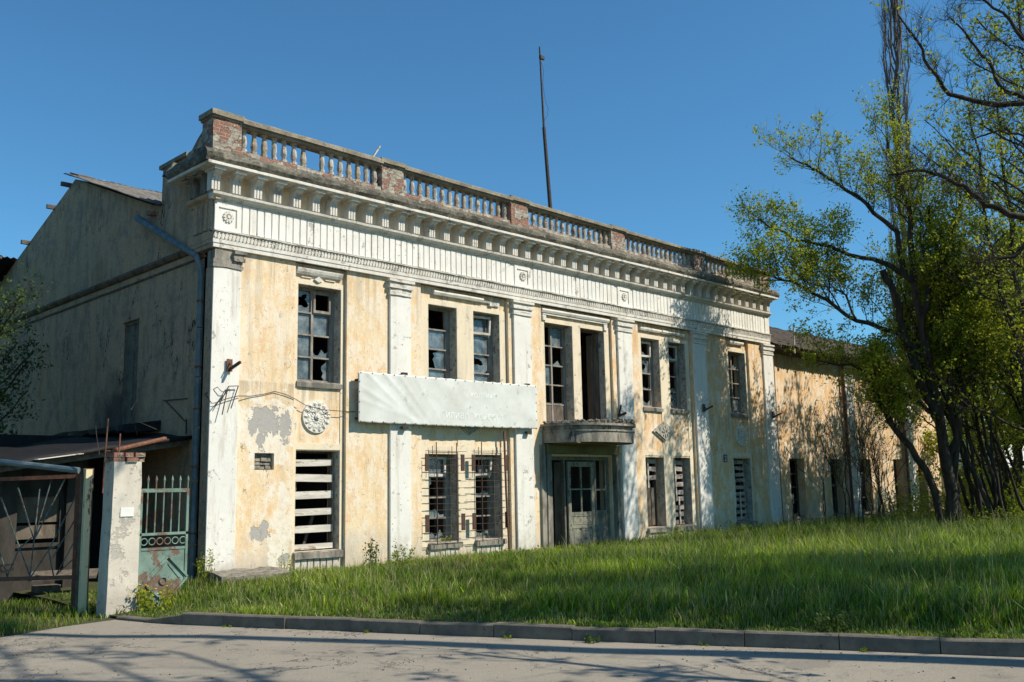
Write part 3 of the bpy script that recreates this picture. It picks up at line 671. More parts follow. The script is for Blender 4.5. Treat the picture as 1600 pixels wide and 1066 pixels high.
# hollow in the plaster beside the first bay
k = MB(); k.box(.93, .03, 2.13, 1.38, .1, 2.47); rs = random.Random(6); z = 2.14
for hgt in (.085, .07, .09, .06):
    x = .935
    while x < 1.33: l = rs.uniform(.06, .2); k.obox((min(x+l/2, 1.32), .03-rs.uniform(0, .04), z+hgt/2), (min(l/2, 1.375-min(x+l/2, 1.32)), .0, rs.uniform(-.01, .01)), (0, .03, 0), (0, .01, hgt/2-.008)); x += l+.01
    z += hgt
k.build('exposed_masonry', M['rubble'], B)
# balcony doors
D1 = window(B, 9.75, 10.91, 3.32, 6.17, 2, 5, 'LFNSFNNNNN', .26, 'framew', seed=31, stile=.05, name='balcony_door')
k = MB(); k.box(9.80, .27, 3.36, 10.80, .31, 3.98); k.box(9.86, .25, 3.42, 10.26, .27, 3.9); k.box(10.34, .25, 3.42, 10.74, .27, 3.9); k.build('door_panel', M['frameb'], D1)
k = MB(); k.box(12.20, .2, 3.32, 12.31, .3, 6.17); k.box(11.25, .2, 6.1, 12.2, .3, 6.17)
D2 = k.build('balcony_door', M['frameb'], B)
k = MB(); k.obox((12.14, .42, 4.7), (.0, .10, 0), (.02, 0, 0), (0, 0, 1.36)); k.build('door_leaf', M['frameb'], D2)
# entrance
E_ = MB(); E_.box(9.80, .10, 2.40, 12.45, .2, 2.5); E_.box(9.80, .10, -.3, 9.88, .2, 2.4); E_.box(12.36, .10, -.3, 12.45, .2, 2.4); E_.box(10.52, .10, -.3, 10.58, .2, 2.4)
EN = E_.build('entrance', M['door'], B)
k = MB(); k.obox((10.56, .34, 1.05), (.13, -.05, 0), (.012, .02, 0), (0, 0, 1.3)); k.build('door_leaf', M['frameb'], EN)
k = MB(); xa, xb, y = 10.62, 11.72, .04
for q in ((xa, -.2, xa+.12, 2.36), (xb-.12, -.2, xb, 2.36), (xa+.12, 2.22, xb-.12, 2.36), (xa+.12, .86, xb-.12, .98), (xa+.12, .54, xb-.12, .60), (xa+.12, -.2, xb-.12, -.02)):
    k.box(q[0], y, q[1], q[2], y+.05, q[3])
k.box((xa+xb)/2-.025, y, .98, (xa+xb)/2+.025, y+.04, 2.22); k.box(xa+.12, y+.002, 1.58, (xa+xb)/2-.025, y+.04, 1.62); k.box((xa+xb)/2+.025, y+.002, 1.58, xb-.12, y+.04, 1.62)
k.box(xa+.12, y+.015, .60, xb-.12, y+.035, .86); k.box(xa+.12, y+.015, -.02, xb-.12, y+.035, .54); k.box(xa+.2, y+.005, .04, xb-.2, y+.016, .48)
k.box(xa+.2, y+.005, .64, xb-.2, y+.016, .82); DL = k.build('door_leaf', M['doorleaf'], EN)
g = MB(); rs = random.Random(4); pane_cell(g, xa+.12, xa+.55, 1.62, 2.22, 'F', y+.02, rs); pane_cell(g, xa+.57, xb-.12, 1.62, 2.22, 'S', y+.02, rs); g.build('pane', M['glass'], DL) if False else None
k = MB(); xa, xb = 11.82, 12.36
for q in ((xa, -.2, xa+.07, 2.4), (xb-.07, -.2, xb, 2.4), (xa+.07, .9, xb-.07, 1.0), (xa+.07, 1.55, xb-.07, 1.6), (xa+.07, .45, xb-.07, .52)): k.box(q[0], .11, q[1], q[2], .17, q[3])
k.box(xa+.07, .13, -.2, xb-.07, .15, .9); k.build('side_light', M['door'], EN)
k = MB(); k.box(11.0, 1.4, -.3, 11.25, 1.5, 2.0); k.build('inner_door', M['postpaint'], EN)
for a, b, yy in ((9.36, 9.52, -.17), (9.60, 9.78, -.15), (12.50, 12.66, -.17)):
    k = MB(); k.sweep([(-.09 if a < 9.5 or a > 12.5 else -.0, -.3), (yy, -.3), (yy, 1.2), (yy, 2.8), (-.0, 2.8)], list(np.linspace(a, b, 4)), .008, a); k.build('door_jamb', M['stain'], B)
k = MB(); k.box(9.55, -.25, 2.56, 12.6, 0, 2.80); k.build('lintel', M['olive'], B)
# balcony slab
k = MB()
def bow(a, b, e=2.6, n=26):
    p = []
    for i in range(n+1):
        t = math.pi*i/n; c, s_ = math.cos(t), math.sin(t)
        p.append((10.98+a*math.copysign(abs(c)**(2/e), c), -b*abs(s_)**(2/e)-.02))
    return [(p[0][0], 0.0)]+p+[(p[-1][0], 0.0)]
k.prism(bow(1.50, 1.42), 'z', 2.83, 3.12); k.prism(bow(1.53, 1.45), 'z', 3.12, 3.15); k.prism(bow(1.47, 1.39), 'z', 3.15, 3.27); k.prism(bow(1.56, 1.48), 'z', 3.27, 3.33)
BC = k.build('balcony', M['stain'], B)
k = MB()
for i in range(6): k.box(9.75, -1.12+i*.15, 2.80, 12.0, -1.0+i*.15, 2.83)
k.build('soffit_board', M['olive'], BC)
k = MB(); rs = random.Random(9)
for i in range(520):
    t = rs.uniform(0, math.pi); f_ = rs.choice([1.0-rs.random()**2*.2, rs.uniform(.3, 1)]); c_, s__ = math.cos(t), math.sin(t); x = 10.98+1.5*f_*math.copysign(abs(c_)**.77, c_); y = -1.42*f_*abs(s__)**.77; sz = rs.uniform(.02, .06)*(1.2 if x > 10.6 else .8)
    R_ = Matrix.Rotation(rs.uniform(0, 6), 3, Vector((rs.random(), rs.random(), 1)).normalized()); z = 3.34+rs.uniform(0, .05)+(.07 if x > 10.7 else .0)*rs.random()
    if f_ > .97 and rs.random() < .5: z -= rs.uniform(.0, .08)
    k.obox((x, y, z), R_ @ Vector((sz, 0, 0)), R_ @ Vector((0, sz*.8, 0)), R_ @ Vector((0, 0, sz*.55)))
rb_ = k.build('rubble', M['rubble'], BC); rb_['kind'] = 'stuff'
# ------------------------------------------------------------------ side wall, gable and roof
w = MB()
for a, b, op in ((.14, 3.49, 0), (3.49, 4.39, 1), (4.39, 16.2, 0)):
    if op: w.box(0, a, -.3, .4, b, 3.28); w.box(0, a, 5.66, .4, b, 6.72)
    else: w.box(0, a, -.3, .4, b, 6.72)
w.prism([(.14, 6.72), (.14, 8.1), (1.0, 8.35), (1.0, 8.78), (1.34, 8.78), (1.36, 8.93), (2.56, 8.93), (2.57, 8.1), (2.98, 8.2), (7.81, 10.02), (12.4, 8.5), (16.2, 7.1), (16.2, 6.72)], 'x', .0, .4)
SW = w.build('side_wall', M['side'], B)
k = MB(); k.sweep([(1.0+.0, 8.93), (1.0, 8.93)], [0, 1]) if False else None
k = MB(); k.box(-.07, 1.3, 8.93, .5, 2.62, 9.02); k.build('parapet_coping', M['cap'], B)
k = MB(); k.box(.4, 1.0, 8.1, 21.6, 1.3, 8.4); k.box(.4, .35, 8.05, 21.6, 2.7, 8.1); k.build('flat_roof', M['tar'], B)
k = MB(); k.sweep([(.01, 6.68), (-.05, 6.70), (-.09, 6.76), (-.09, 6.80), (-.05, 6.84), (.01, 6.86)], list(np.linspace(.34, 16.2, 60)), .006, 4, axis='y'); k.sweep([(.01, 6.5), (-.03, 6.5), (-.03, 6.54), (.01, 6.54)], list(np.linspace(.34, 16.2, 30)), .006, 4, axis='y')
k.build('string_course', M['course'], B)
k = MB(); k.box(.06, 3.49, 3.28, .12, 3.57, 5.66); k.box(.06, 4.31, 3.28, .12, 4.39, 5.66); k.box(.06, 3.57, 5.58, .12, 4.31, 5.66); k.box(.09, 3.57, 3.28, .12, 4.31, 5.58); k.box(.07, 3.90, 3.3, .09, 3.98, 5.58)
k.build('side_door', M['door'], B)
k = MB(); k.sweep([(.05, 3.05), (-.75, 2.98), (-.80, 3.02), (-.80, 3.12), (.05, 3.25)], list(np.linspace(2.2, 6.3, 18)), .05, 12, axis='y'); k.build('door_canopy', M['tar'], B)
# corrugated roof (front slope) and what is left of the back slope
def corr(name, y0, z0, y1, z1, x0, x1, amp=.025, th=.015, mat='roof', per=.177, parent=B, rows=9, jit=.0):
    xs = np.arange(x0, x1, per/4); L_ = len(xs); ts = np.linspace(0, 1, rows); co = []
    for lay in (0, -th):
        for t in ts:
            for i, x in enumerate(xs):
                step = .03*((t*rows) % 1.0 > .5)
                co.append((x, y0+(y1-y0)*t, z0+(z1-z0)*t+amp*math.sin((x-x0)/per*2*math.pi)+lay+jit*mnoise.noise((x*1.5, t*6, 3))))
    F = []; n = rows*L_
    for r in range(rows-1):
        for i in range(L_-1):
            a = r*L_+i; F.append((a, a+1, a+L_+1, a+L_)); F.append((n+a, n+a+L_, n+a+L_+1, n+a+1))
    for i in range(L_-1): F.append((i, n+i, n+i+1, i+1)); a = (rows-1)*L_+i; F.append((a, a+1, n+a+1, n+a))
    for r in range(rows-1): a = r*L_; F.append((a, a+L_, n+a+L_, n+a)); a += L_-1; F.append((a, n+a, n+a+L_, a+L_))
    return mesh_np(name, np.array(co), np.array(F), M[mat], parent, tuple(parent['_o']))
corr('roof', 2.45, 8.10, 7.9, 10.16, -.28, 21.8, jit=.04)
k = MB(); k.prism([(2.5, 8.0), (7.8, 9.98), (15.9, 7.1), (15.9, 6.95), (7.8, 9.85), (2.5, 7.85)], 'x', .4, 21.5); k.build('roof_deck', M['purlin'], B)
corr('roof_remnant', 12.2, 8.68, 16.6, 7.1, -.45, 3.0, mat='tar', jit=.05)
k = MB(); k.bar((-.4, 12.2, 8.66), (-.4, 16.5, 7.1), .05, .12); k.build('verge_board', M['purlin'], B)
for (y, z, l) in ((8.15, 9.93, .24), (9.25, 9.56, .2), (11.1, 8.92, .22)):
    k = MB(); k.bar((-l, y, z), (.6, y, z), .09, .11); k.build('purlin', M['purlin'], B)
k = MB(); k.obox((.1, 7.6, 10.08), (.22, 0, 0), (0, .3, .11), (0, 0, .02)); k.build('ridge_board', M['purlin'], B)
k = MB(); k.obox((-.08, 2.9, 7.98), (.08, 0, 0), (0, .12, .02), (0, -.01, .05)); k.build('loose_brick', M['brick2'], B)
# rainwater pipe
k = MB(); k.tube([(-.16, 3.45, 7.97), (-.17, 1.9, 7.2), (-.2, .42, 6.5)], [.085, .075, .06], 10); k.tube([(-.2, .42, 6.5), (-.19, .34, 6.35), (-.14, .32, 6.1)], .055, 10)
for z0, z1 in ((6.1, 5.0), (4.97, 4.0), (3.96, 3.0), (2.96, 1.95), (1.9, .7), (.66, .0)): k.tube([(-.14, .32, z0), (-.14, .32, z1)], .058, 10)
DP = k.build('downpipe', M['pipe'], B)
k = MB()
for z in (5.55, 4.2, 3.35, 2.2, .9): k.tube([(-.14, .32, z-.02), (-.14, .32, z+.02)], .072, 10); k.box(-.14, .30, z-.015, 0, .34, z+.015)
k.build('pipe_clip', M['rust'], DP)
k = MB(); k.tube([(22.0, .08, 6.4), (22.0, .08, -.1)], .05, 8); k.build('downpipe', M['rust'], B)
# shell and floors behind the facade, so that the openings look into rooms
k = MB(); k.box(.4, .45, 3.05, 21.2, 5.4, 3.25); k.box(.4, .45, -.3, 21.2, 5.4, -.05); k.box(.4, .45, 6.75, 21.2, 5.4, 6.9); k.build('floor_slab', M['innerdark'], B)
k = MB(); k.box(.4, 5.4, -.3, 21.6, 5.6, 8.0); k.box(21.2, .45, -.3, 21.6, 5.4, 8.0)
for x, y0 in ((4.5, .45), (8.62, .45), (13.1, .45), (17.2, .45)):
    k.box(x, y0, -.05, x+.15, 5.4, 3.05)
    if x != 13.1: k.box(x, y0, 3.25, x+.15, 5.4, 6.75)
k.box(6.62, .45, -.05, 6.85, 1.0, 3.05); k.box(8.15, .45, -.05, 8.3, .95, 3.05)
k.build('inner_wall', M['inner'], B)
k = MB(); k.box(.4, 15.8, -.3, 21.6, 16.2, 7.0); k.box(21.2, 5.6, -.3, 21.6, 15.8, 7.0); k.build('rear_wall', M['side'], B)
# ================================================================== WING
Wg = thing('side_wing', 'low ochre wing with grey tiled roof joined to the right end of the balustraded building', 'building', (22, .3, 0))
WO = [(23.15, 24.25, .45, 2.56), (26.30, 27.30, .45, 2.56), (28.78, 29.86, .45, 2.58), (32.04, 33.0, .45, 2.60), (34.6, 35.5, .45, 2.60)]
k = MB(); wall_grid(k, 21.62, 38, .3, .7, -.3, 6.5, WO); k.box(37.6, .7, -.3, 38, 8, 6.5); k.box(22, 7.6, -.3, 37.6, 8, 6.5); k.prism([(.3, 6.5), (4.15, 8.4), (8, 6.5)], 'x', 37.6, 38.0)
k.build('wall', M['yellow'], Wg)
k = MB(); k.sweep([(.30, -.3), (.24, -.3), (.24, .0), (.27, .30), (.30, .34)], list(np.linspace(21.7, 38, 70)), .04, 5); k.build('plinth', M['stain'], Wg)
for a, b in ((27.75, 28.55), (33.25, 34.1), (37.2, 38.05)): k = MB(); k.box(a, .18, -.3, b, .3, 6.45); k.build('pilaster', M['white2'], Wg)
for a in (27.62, 33.1): k = MB(); k.tube([(a, .16, 6.5), (a+.02, .14, 0)], .06, 8); k.build('downpipe', M['rust'], Wg)
k = MB(); k.sweep([(.3, 6.40), (.18, 6.40), (.10, 6.52), (-.15, 6.56), (-.15, 6.62), (.3, 6.7)], list(np.linspace(21.7, 38.1, 60)), .015, 3); k.build('eaves', M['purlin'], Wg)
for i, h_ in enumerate(WO):
    W = window(Wg, h_[0], h_[1], h_[2], h_[3], 2, 4, ['NNSNNNSN', 'FNNSNNSS', 'NNFFNNNN', 'NNNNSNNN', 'NNNNNNNN'][i], .6, 'frameb', seed=60+i)
    k = MB(); k.box(h_[0]-.04, .22, .36, h_[1]+.04, .6, .45); k.build('window_sill', M['stain'], Wg)
k = MB(); k.box(23.3, .62, .9, 23.9, .68, 1.25); k.build('debris', M['plank'], Wg)
corr('roof', -.35, 6.62, 4.2, 8.62, 21.65, 38.4, jit=.07, parent=Wg, mat='roofdark'); corr('roof', 4.2, 8.62, 8.4, 6.7, 21.65, 38.4, jit=.05, parent=Wg, mat='roofdark')
k = MB(); rs = random.Random(3)
for i in range(26): x = 21.9+i*.64; k.bar((x, -.34-rs.uniform(0, .12), 6.56), (x, .3, 6.72), .06, .09)
k.build('rafter_end', M['purlin'], Wg)
k = MB(); k.box(22, .7, 3.0, 37.6, 7.6, 3.2); k.box(22, 3.6, -.3, 37.6, 3.8, 3.0); k.build('inner_wall', M['innerdark'], Wg)
k = MB(); k.tube([(23.0, -.3, 7.5), (23.05, -.25, 6.4)], .03, 6); k.build('roof_pole', M['plank'], Wg)

# ================================================================== THINGS ON THE FACADE
bn = thing('banner', 'long faded pale green banner hung across the facade between the storeys', 'banner', (6.2, -.3, 3.7))
nx, nz = 120, 30; co = []; x0, x1 = 3.36, 9.09
def bz(x, t): return (3.17+.02*(x-3.36)/5.7-.015*math.sin((x-3.36)/5.7*math.pi))*(1-t)+(4.30+.03*(x-3.36)/5.7-.0*x)*t+(.006*math.sin(x*22)*(t**8+(1-t)**8))
def by(x, t):
    u = (x-x0)/(x1-x0); z = t*1.13; y = 0
    for (px, pz, ang, wd, ln, am) in ((.25, 1.1, -38, .035, 1.6, .028), (.75, 1.1, -42, .05, 1.7, .030), (1.15, 1.1, -47, .04, 1.3, .022), (1.6, 1.1, -50, .035, 1.0, .015), (.15, .75, -25, .05, 2.0, .02), (.1, .5, -15, .04, 1.6, .015), (5.5, .1, 62, .06, .9, .012), (2.3, 1.1, -60, .03, .6, .01), (4.3, .4, 40, .1, 1.2, .008)):
        dx, dz = x-x0-px, z-pz; a = math.radians(ang); l = dx*math.cos(a)+dz*math.sin(a); n = -dx*math.sin(a)+dz*math.cos(a)
        if l > -.05: y += am*math.exp(-(n/wd)**2)*math.exp(-max(0, l)/ln*1.5)
    y += .010*mnoise.noise((x*1.1, z*2, 4))
    y += .012*mnoise.noise((x*2.2+z*2.5, z*1.2-x*.5, 7))
    return -.30-y*.6
for lay in (0, .006):
    for j in range(nz+1):
        for i in range(nx+1):
            x = x0+(x1-x0)*i/nx; t = j/nz; co.append((x+.01*math.sin(t*9)*(i == nx), by(x, t)+lay, bz(x, t)))
F = []; N_ = (nx+1)*(nz+1)
for j in range(nz):
    for i in range(nx):
        a = j*(nx+1)+i; F.append((a, a+1, a+nx+2, a+nx+1)); F.append((N_+a, N_+a+nx+1, N_+a+nx+2, N_+a+1))
for i in range(nx): F.append((i, N_+i, N_+i+1, i+1)); a = nz*(nx+1)+i; F.append((a, a+1, N_+a+1, N_+a))
for j in range(nz): a = j*(nx+1); F.append((a, a+nx+1, N_+a+nx+1, N_+a)); a += nx; F.append((a, N_+a, N_+a+nx+1, a+nx+1))
mesh_np('cloth', np.array(co), np.array(F), M['cloth'], bn, (6.2, -.3, 3.7), smooth=True)
k = MB()
k.box(3.38, -.285, 3.2, 3.42, -.245, 4.27); k.box(9.02, -.285, 3.2, 9.06, -.245, 4.3); k.box(3.42, -.285, 4.23, 9.02, -.245, 4.27); k.box(3.42, -.285, 3.2, 9.02, -.245, 3.24)
for x in (3.4, 4.62, 6.2, 8.7): k.box(x, -.285, 4.1, x+.05, -.05, 4.15); k.box(x, -.285, 3.24, x+.05, -.05, 3.29)
for x in (4.62, 8.72): k.box(x, -.29, 4.3, x+.14, -.2, 4.37); k.box(x, -.29, 3.06, x+.16, -.2, 3.12)
k.build('frame', M['dmetal'], bn)
k = MB()
for i in range(19):
    x = 3.42+i*.313
    for t in (.02, .98): yy = by(x, t); zz = bz(x, t); k.box(x-.012, yy-.008, zz-.012, x+.012, yy+.01, zz+.012)
for i in range(1, 5):
    for x in (3.385, 9.07): t = i/5; k.box(x-.01, by(x, t)-.008, bz(x, t)-.012, x+.01, by(x, t)+.01, bz(x, t)+.012)
k.build('eyelet', M['dmetal'], bn)
def lettering(txt, x, z, size, parent, mat, y=-.33, sx=1.0):
    cu = bpy.data.curves.new('t', 'FONT'); cu.body = txt; cu.size = size; cu.extrude = .001; to = bpy.data.objects.new('t', cu); S.collection.objects.link(to)
    dg = bpy.context.evaluated_depsgraph_get(); me = bpy.data.meshes.new_from_object(to.evaluated_get(dg)); bpy.data.objects.remove(to)
    bm = bmesh.new(); bm.from_mesh(me); bmesh.ops.subdivide_edges(bm, edges=[e for e in bm.edges if e.calc_length() > .08], cuts=2); bm.to_mesh(me); bm.free()
    return me
def put_text(name, txt, x, z, size, parent, mat, conform=None, y=0, sx=1.0):
    me = lettering(txt, x, z, size, parent, mat)
    org = Vector(parent['_o'])
    for v in me.vertices:
        px, pz, d = x+v.co.x*sx, z+v.co.y, v.co.z
        py = (conform(px, pz) if conform else y)-.003-d
        v.co = Vector((px, py, pz))-org
    me.materials.clear(); me.materials.append(mat); o = bpy.data.objects.new(name, me); S.collection.objects.link(o); o.parent = parent; return o
conf = lambda px, pz: by(px, (pz-3.17)/1.13)
put_text('lettering', 'филиал "консерт"', 5.72, 3.36, .27, bn, M['letter'], conf, sx=.98)
put_text('lettering', 'колтинг', 6.72, 3.90, .21, bn, M['letter'], conf, sx=1.1)

# window grilles of welded bars
def grille(x0, x1, label, seed, post=False):
    x0 -= .13; x1 -= .13
    rs = random.Random(seed); gr = thing('window_grille', label, 'grille', ((x0+x1)/2, -.2, .4), 'rusty grilles over the two ground floor windows')
    k = MB()
    for i in range(13):
        z = 2.58-i*.176+rs.uniform(-.015, .015); k.bar((x0-.14+rs.uniform(-.02, .03), -.17, z+rs.uniform(-.01, .01)), (x1+.30+rs.uniform(-.03, .06), -.17, z+rs.uniform(-.015, .015)), .011)
    k.build('cross_bar', M['rustdark'], gr)
    for x in (x0+.22+rs.uniform(-.03, .03), x1-.02): k = MB(); k.bar((x, -.185, 2.78+rs.uniform(-.05, .05)), (x+rs.uniform(-.01, .03), -.185, .38), .017); k.build('upright', M['rustdark'], gr)
    k = MB(); k.bar((x0+.12, -.16, 2.7), (x0+.12, -.16, 2.1), .011); k.bar((x1-.15, -.16, 2.7), (x1-.14, -.16, 2.0), .011); k.build('stub_bar', M['rustdark'], gr)
    for xx in (x0-.06, x1+.19):
        for z in (2.30, .88): k = MB(); k.box(xx-.055, -.18, z-.2, xx+.055, -.155, z+.2); k.build('hinge_plate', M['rustdark'], gr)
grille(5.62, 6.5, 'rusty barred grille over the left lower window below the banner', 1)
grille(7.11, 7.98, 'rusty barred grille with crooked top bar over the right lower window below the banner', 2)
k = MB(); k.tube([(7.97, -.19, 3.1), (8.0, -.20, 1.5), (8.07, -.22, -.1)], .028, 8); tag(k.build('rusty_pole', M['rust'], None, (8.15, -.17, 0)), 'thin rusty pole standing against the wall right of the barred windows', 'pole')
# lamp bracket and wire holders
def lampb(x, z, label):
    t = thing('lamp_bracket', label, 'bracket', (x, -.2, z), None)
    k = MB(); k.box(x-.06, -.225, z-.12, x+.06, -.2, z+.13); k.build('plate', M['rust'], t)
    k = MB(); k.bar((x, -.22, z-.08), (x+.08, -.5, z+.05), .05); k.bar((x, -.22, z+.06), (x-.04, -.36, z-.05), .02); k.build('arm', M['dmetal'], t)
lampb(.26, 4.20, 'rusty lamp bracket on the left corner pilaster')
lampb(17.0, 4.1, 'dark rusty bracket on the pilaster left of the last upper window')
lampb(21.3, 4.05, 'dark rusty bracket on the rightmost pilaster of the facade')
t = thing('lamp_bracket', 'broken brown light holder on the wall right of the balcony doors', 'bracket', (12.75, -.12, 3.7))
k = MB(); k.box(12.70, -.14, 3.4, 12.82, -.1, 3.75); k.build('plate', M['rust'], t); k = MB(); k.bar((12.76, -.13, 3.7), (12.72, -.4, 3.75), .06); k.bar((12.76, -.13, 3.75), (12.76, -.2, 4.0), .04); k.build('arm', M['dmetal'], t)
k = MB(); k.tube([(-.16, -.03, 3.62), (-.1, -.22, 3.42), (.02, -.24, 3.45), (.18, -.24, 3.52), (.47, -.22, 3.6), (.8, -.13, 3.62), (1.1, -.13, 3.68), (1.35, -.13, 3.75), (1.62, -.13, 3.70), (1.85, -.12, 3.62), (2.1, -.12, 3.5), (2.5, -.13, 3.42), (3.1, -.12, 3.41), (3.4, -.12, 3.41)], .008, 5)
k.tube([(-.16, -.03, 3.62), (.0, -.23, 3.75), (.1, -.24, 3.66), (.2, -.25, 3.68)], .008, 5)
tag(k.build('cable', M['dmetal'], None, (0, -.2, 3.5)), 'thin dark cable sagging from the corner pilaster towards the banner', 'cable')
t = thing('wire_bracket', 'bent triangular wire bracket hooked on the left corner pilaster', 'bracket', (.2, -.2, 3.5))
k = MB()
for a, b in (((.45, -.24, 3.80), (.30, -.24, 3.34)), ((.45, -.24, 3.80), (.24, -.24, 3.78)), ((.24, -.24, 3.78), (.02, -.3, 3.42)), ((.22, -.3, 3.72), (-.1, -.34, 3.36)), ((.2, -.26, 3.7), (.08, -.3, 3.2))): k.bar(a, b, .016)
k.build('arm', M['dmetal'], t)
t = thing('wire_bracket', 'thin triangular iron bracket on the grey side wall left of the corner', 'bracket', (-.1, 1.5, 3.6))
k = MB(); k.bar((-.02, 1.0, 3.62), (-.02, 2.1, 3.66), .02); k.bar((-.02, 2.0, 3.66), (-.02, 1.05, 3.15), .016); k.bar((-.02, 1.0, 3.2), (-.02, 1.0, 2.9), .02); k.build('arm', M['dmetal'], t)
np_ = thing('house_number_plate', 'small dark blue house number plate on the ochre wall left of the last lower window', 'sign', (18.28, -.1, 2.5))
k = MB(); k.box(18.16, -.125, 2.38, 18.35, -.10, 2.63); k.build('plate', M['blue'], np_); put_text('numeral', '2', 18.19, 2.42, .24, np_, M['paper'], y=-.125)
# plank poking over the balustrade and the mast
k = MB(); k.bar((3.95, .35, 9.25), (4.42, .35, 9.98), .07, .03); tag(k.build('loose_plank', M['plank'], None, (4.1, .35, 9.2)), 'pale plank sticking up behind the roof balustrade', 'plank')
ma = thing('mast', 'tall thin leaning iron mast on the roof behind the balustrade', 'mast', (14.7, 4, 8.7))
k = MB(); k.tube([(14.68, 4, 8.6), (14.52, 4, 11.3), (14.30, 4, 14.1)], [.075, .07, .06], 8); k.build('lower_pole', M['dmetal'], ma)
k = MB(); k.tube([(14.30, 4, 14.1), (14.18, 4, 17.05)], [.04, .028], 8); k.build('upper_pole', M['dmetal'], ma)
k = MB(); k.tube([(14.2, 4, 16.6), (14.35, 3.98, 16.2), (14.3, 4, 15.7), (14.42, 4, 15.1), (14.55, 4, 14.85), (14.5, 4, 14.6), (14.2, 3.95, 14.2)], .007, 4); k.build('loose_wire', M['dmetal'], ma)
k = MB(); k.box(14.16, 3.93, 16.6, 14.36, 4.02, 16.72); k.build('bracket', M['dmetal'], ma)
# ================================================================== GROUND, ROAD, KERB
KL = [(-3.15, -3.32), (-2.95, -4.25), (-2.76, -4.72), (-1.15, -8.38), (.16, -11.29), (1.53, -14.25), (5.0, -21.9), (12, -37.3)]
def kx(y):
    for (xa, ya), (xb, yb) in zip(KL, KL[1:]):
        if yb <= y <= ya: return xa+(xb-xa)*(ya-y)/(ya-yb)
    return KL[0][0] if y > KL[0][1] else KL[-1][0]
def lawn_z(x, y):
    r = min(1, max(0, (x-7)/13)); r = r*r*(3-2*r); near = min(1, max(0, (x-kx(y)-.2)/5))
    c = min(1, max(0, (math.hypot(x+2.3, y+3)-.6)/2.2))
    return -.09*(1-c)+(.06*r*near)+.03*mnoise.noise((x*.35, y*.35, 0))*near
k = MB(); k.box(-400, -400, -.5, 700, 700, -.15); k.build('ground', M['soil']).location = (0, 0, 0)
structure(bpy.data.objects['ground'], 'bare soil and thatch under the grass')
k = MB(); rd = [KL[0]]+KL[1:]+[(12, -60), (-80, -60), (-80, -40.2), (-4.86, -3.86), (-3.91, -3.45)]
me = bpy.data.meshes.new('road'); me.from_pydata([(x, y, -.135) for x, y in rd], [], [tuple(range(len(rd)))]); me.materials.append(M['asphalt'])
structure(bpy.data.objects.new('road', me), 'worn grey asphalt road'); S.collection.objects.link(bpy.data.objects['road'])
# lawn as a grid following the kerb
co = []; ys = list(np.arange(-30, 12.1, .5)); sx = [0, .3, .7]+list(np.arange(1.2, 60, .8))
for y in ys:
    for s_ in sx:
        x = kx(y)+.10+s_; co.append((x, y, lawn_z(x, y)-.01 if s_ else lawn_z(x, y)-.03))
nX = len(sx); F = np.array([(j*nX+i, j*nX+i+1, (j+1)*nX+i+1, (j+1)*nX+i) for j in range(len(ys)-1) for i in range(nX-1)])
structure(mesh_np('lawn', np.array(co), F, M['soil'], smooth=True), 'rough lawn ground in front of the building')
# kerb stones
kb = MB(); rs = random.Random(2)
P_ = [Vector((x, y, 0)) for x, y in KL[:7]]
def kerb_pt(s):
    for a, b in zip(P_, P_[1:]):
        l = (b-a).length
        if s <= l: return a+(b-a)*(s/l), (b-a).normalized()
        s -= l
    return P_[-1], (P_[-1]-P_[-2]).normalized()
s = 0.0
while s < 18.5:
    L_ = 1.0 if s > 1.4 else .7; a, d = kerb_pt(s+.004); b, d2 = kerb_pt(s+L_-.006); nrm = Vector((-d.y, d.x, 0)); nrm = nrm if nrm.x > 0 else -nrm
    za = -.09 if s < .9 else (.02+rs.uniform(-.014, .012)); zb = -.09 if s+L_ < 1.2 else .02+rs.uniform(-.014, .012); sh_ = nrm*rs.uniform(-.012, .014); a = a+sh_; b = b+sh_+nrm*rs.uniform(-.006, .006)
    q = len(kb.v); w_ = nrm*.15; ch = nrm*.02
    kb.v += [tuple(a+Vector((0, 0, -.3))), tuple(a+Vector((0, 0, za-.015))), tuple(a+ch+Vector((0, 0, za))), tuple(a+w_+Vector((0, 0, za))), tuple(a+w_+Vector((0, 0, -.3)))]
    kb.v += [tuple(b+Vector((0, 0, -.3))), tuple(b+Vector((0, 0, zb-.015))), tuple(b+ch+Vector((0, 0, zb))), tuple(b+w_+Vector((0, 0, zb))), tuple(b+w_+Vector((0, 0, -.3)))]
    for i in range(5): kb.f.append((q+i, q+(i+1) % 5, q+5+(i+1) % 5, q+5+i)); kb.m.append(0)
    kb.f.append(tuple(q+i for i in range(5))); kb.m.append(0); kb.f.append(tuple(q+5+i for i in reversed(range(5)))); kb.m.append(0)
    s += L_
structure(kb.build('kerb', M['concrete']), 'grey concrete kerb along the lawn')
# grit on the road
k = MB(); rs = random.Random(12)
for i in range(900):
    x = rs.uniform(-8, 1); y = rs.uniform(-15, -3.5)
    if x > kx(y)-.03 or y > (x+4.86)*.48-3.9: continue
    z = rs.uniform(.003, .010)*(1.6 if rs.random() < .05 else 1); k.obox((x, y, -.134+z*.4), (z, z*.3, 0), (-z*.2, z*.8, 0), (0, z*.2, z*.6))
tag(k.build('grit', M['rubble']), 'loose grit and crumbs scattered on the asphalt', 'grit', kind='stuff')

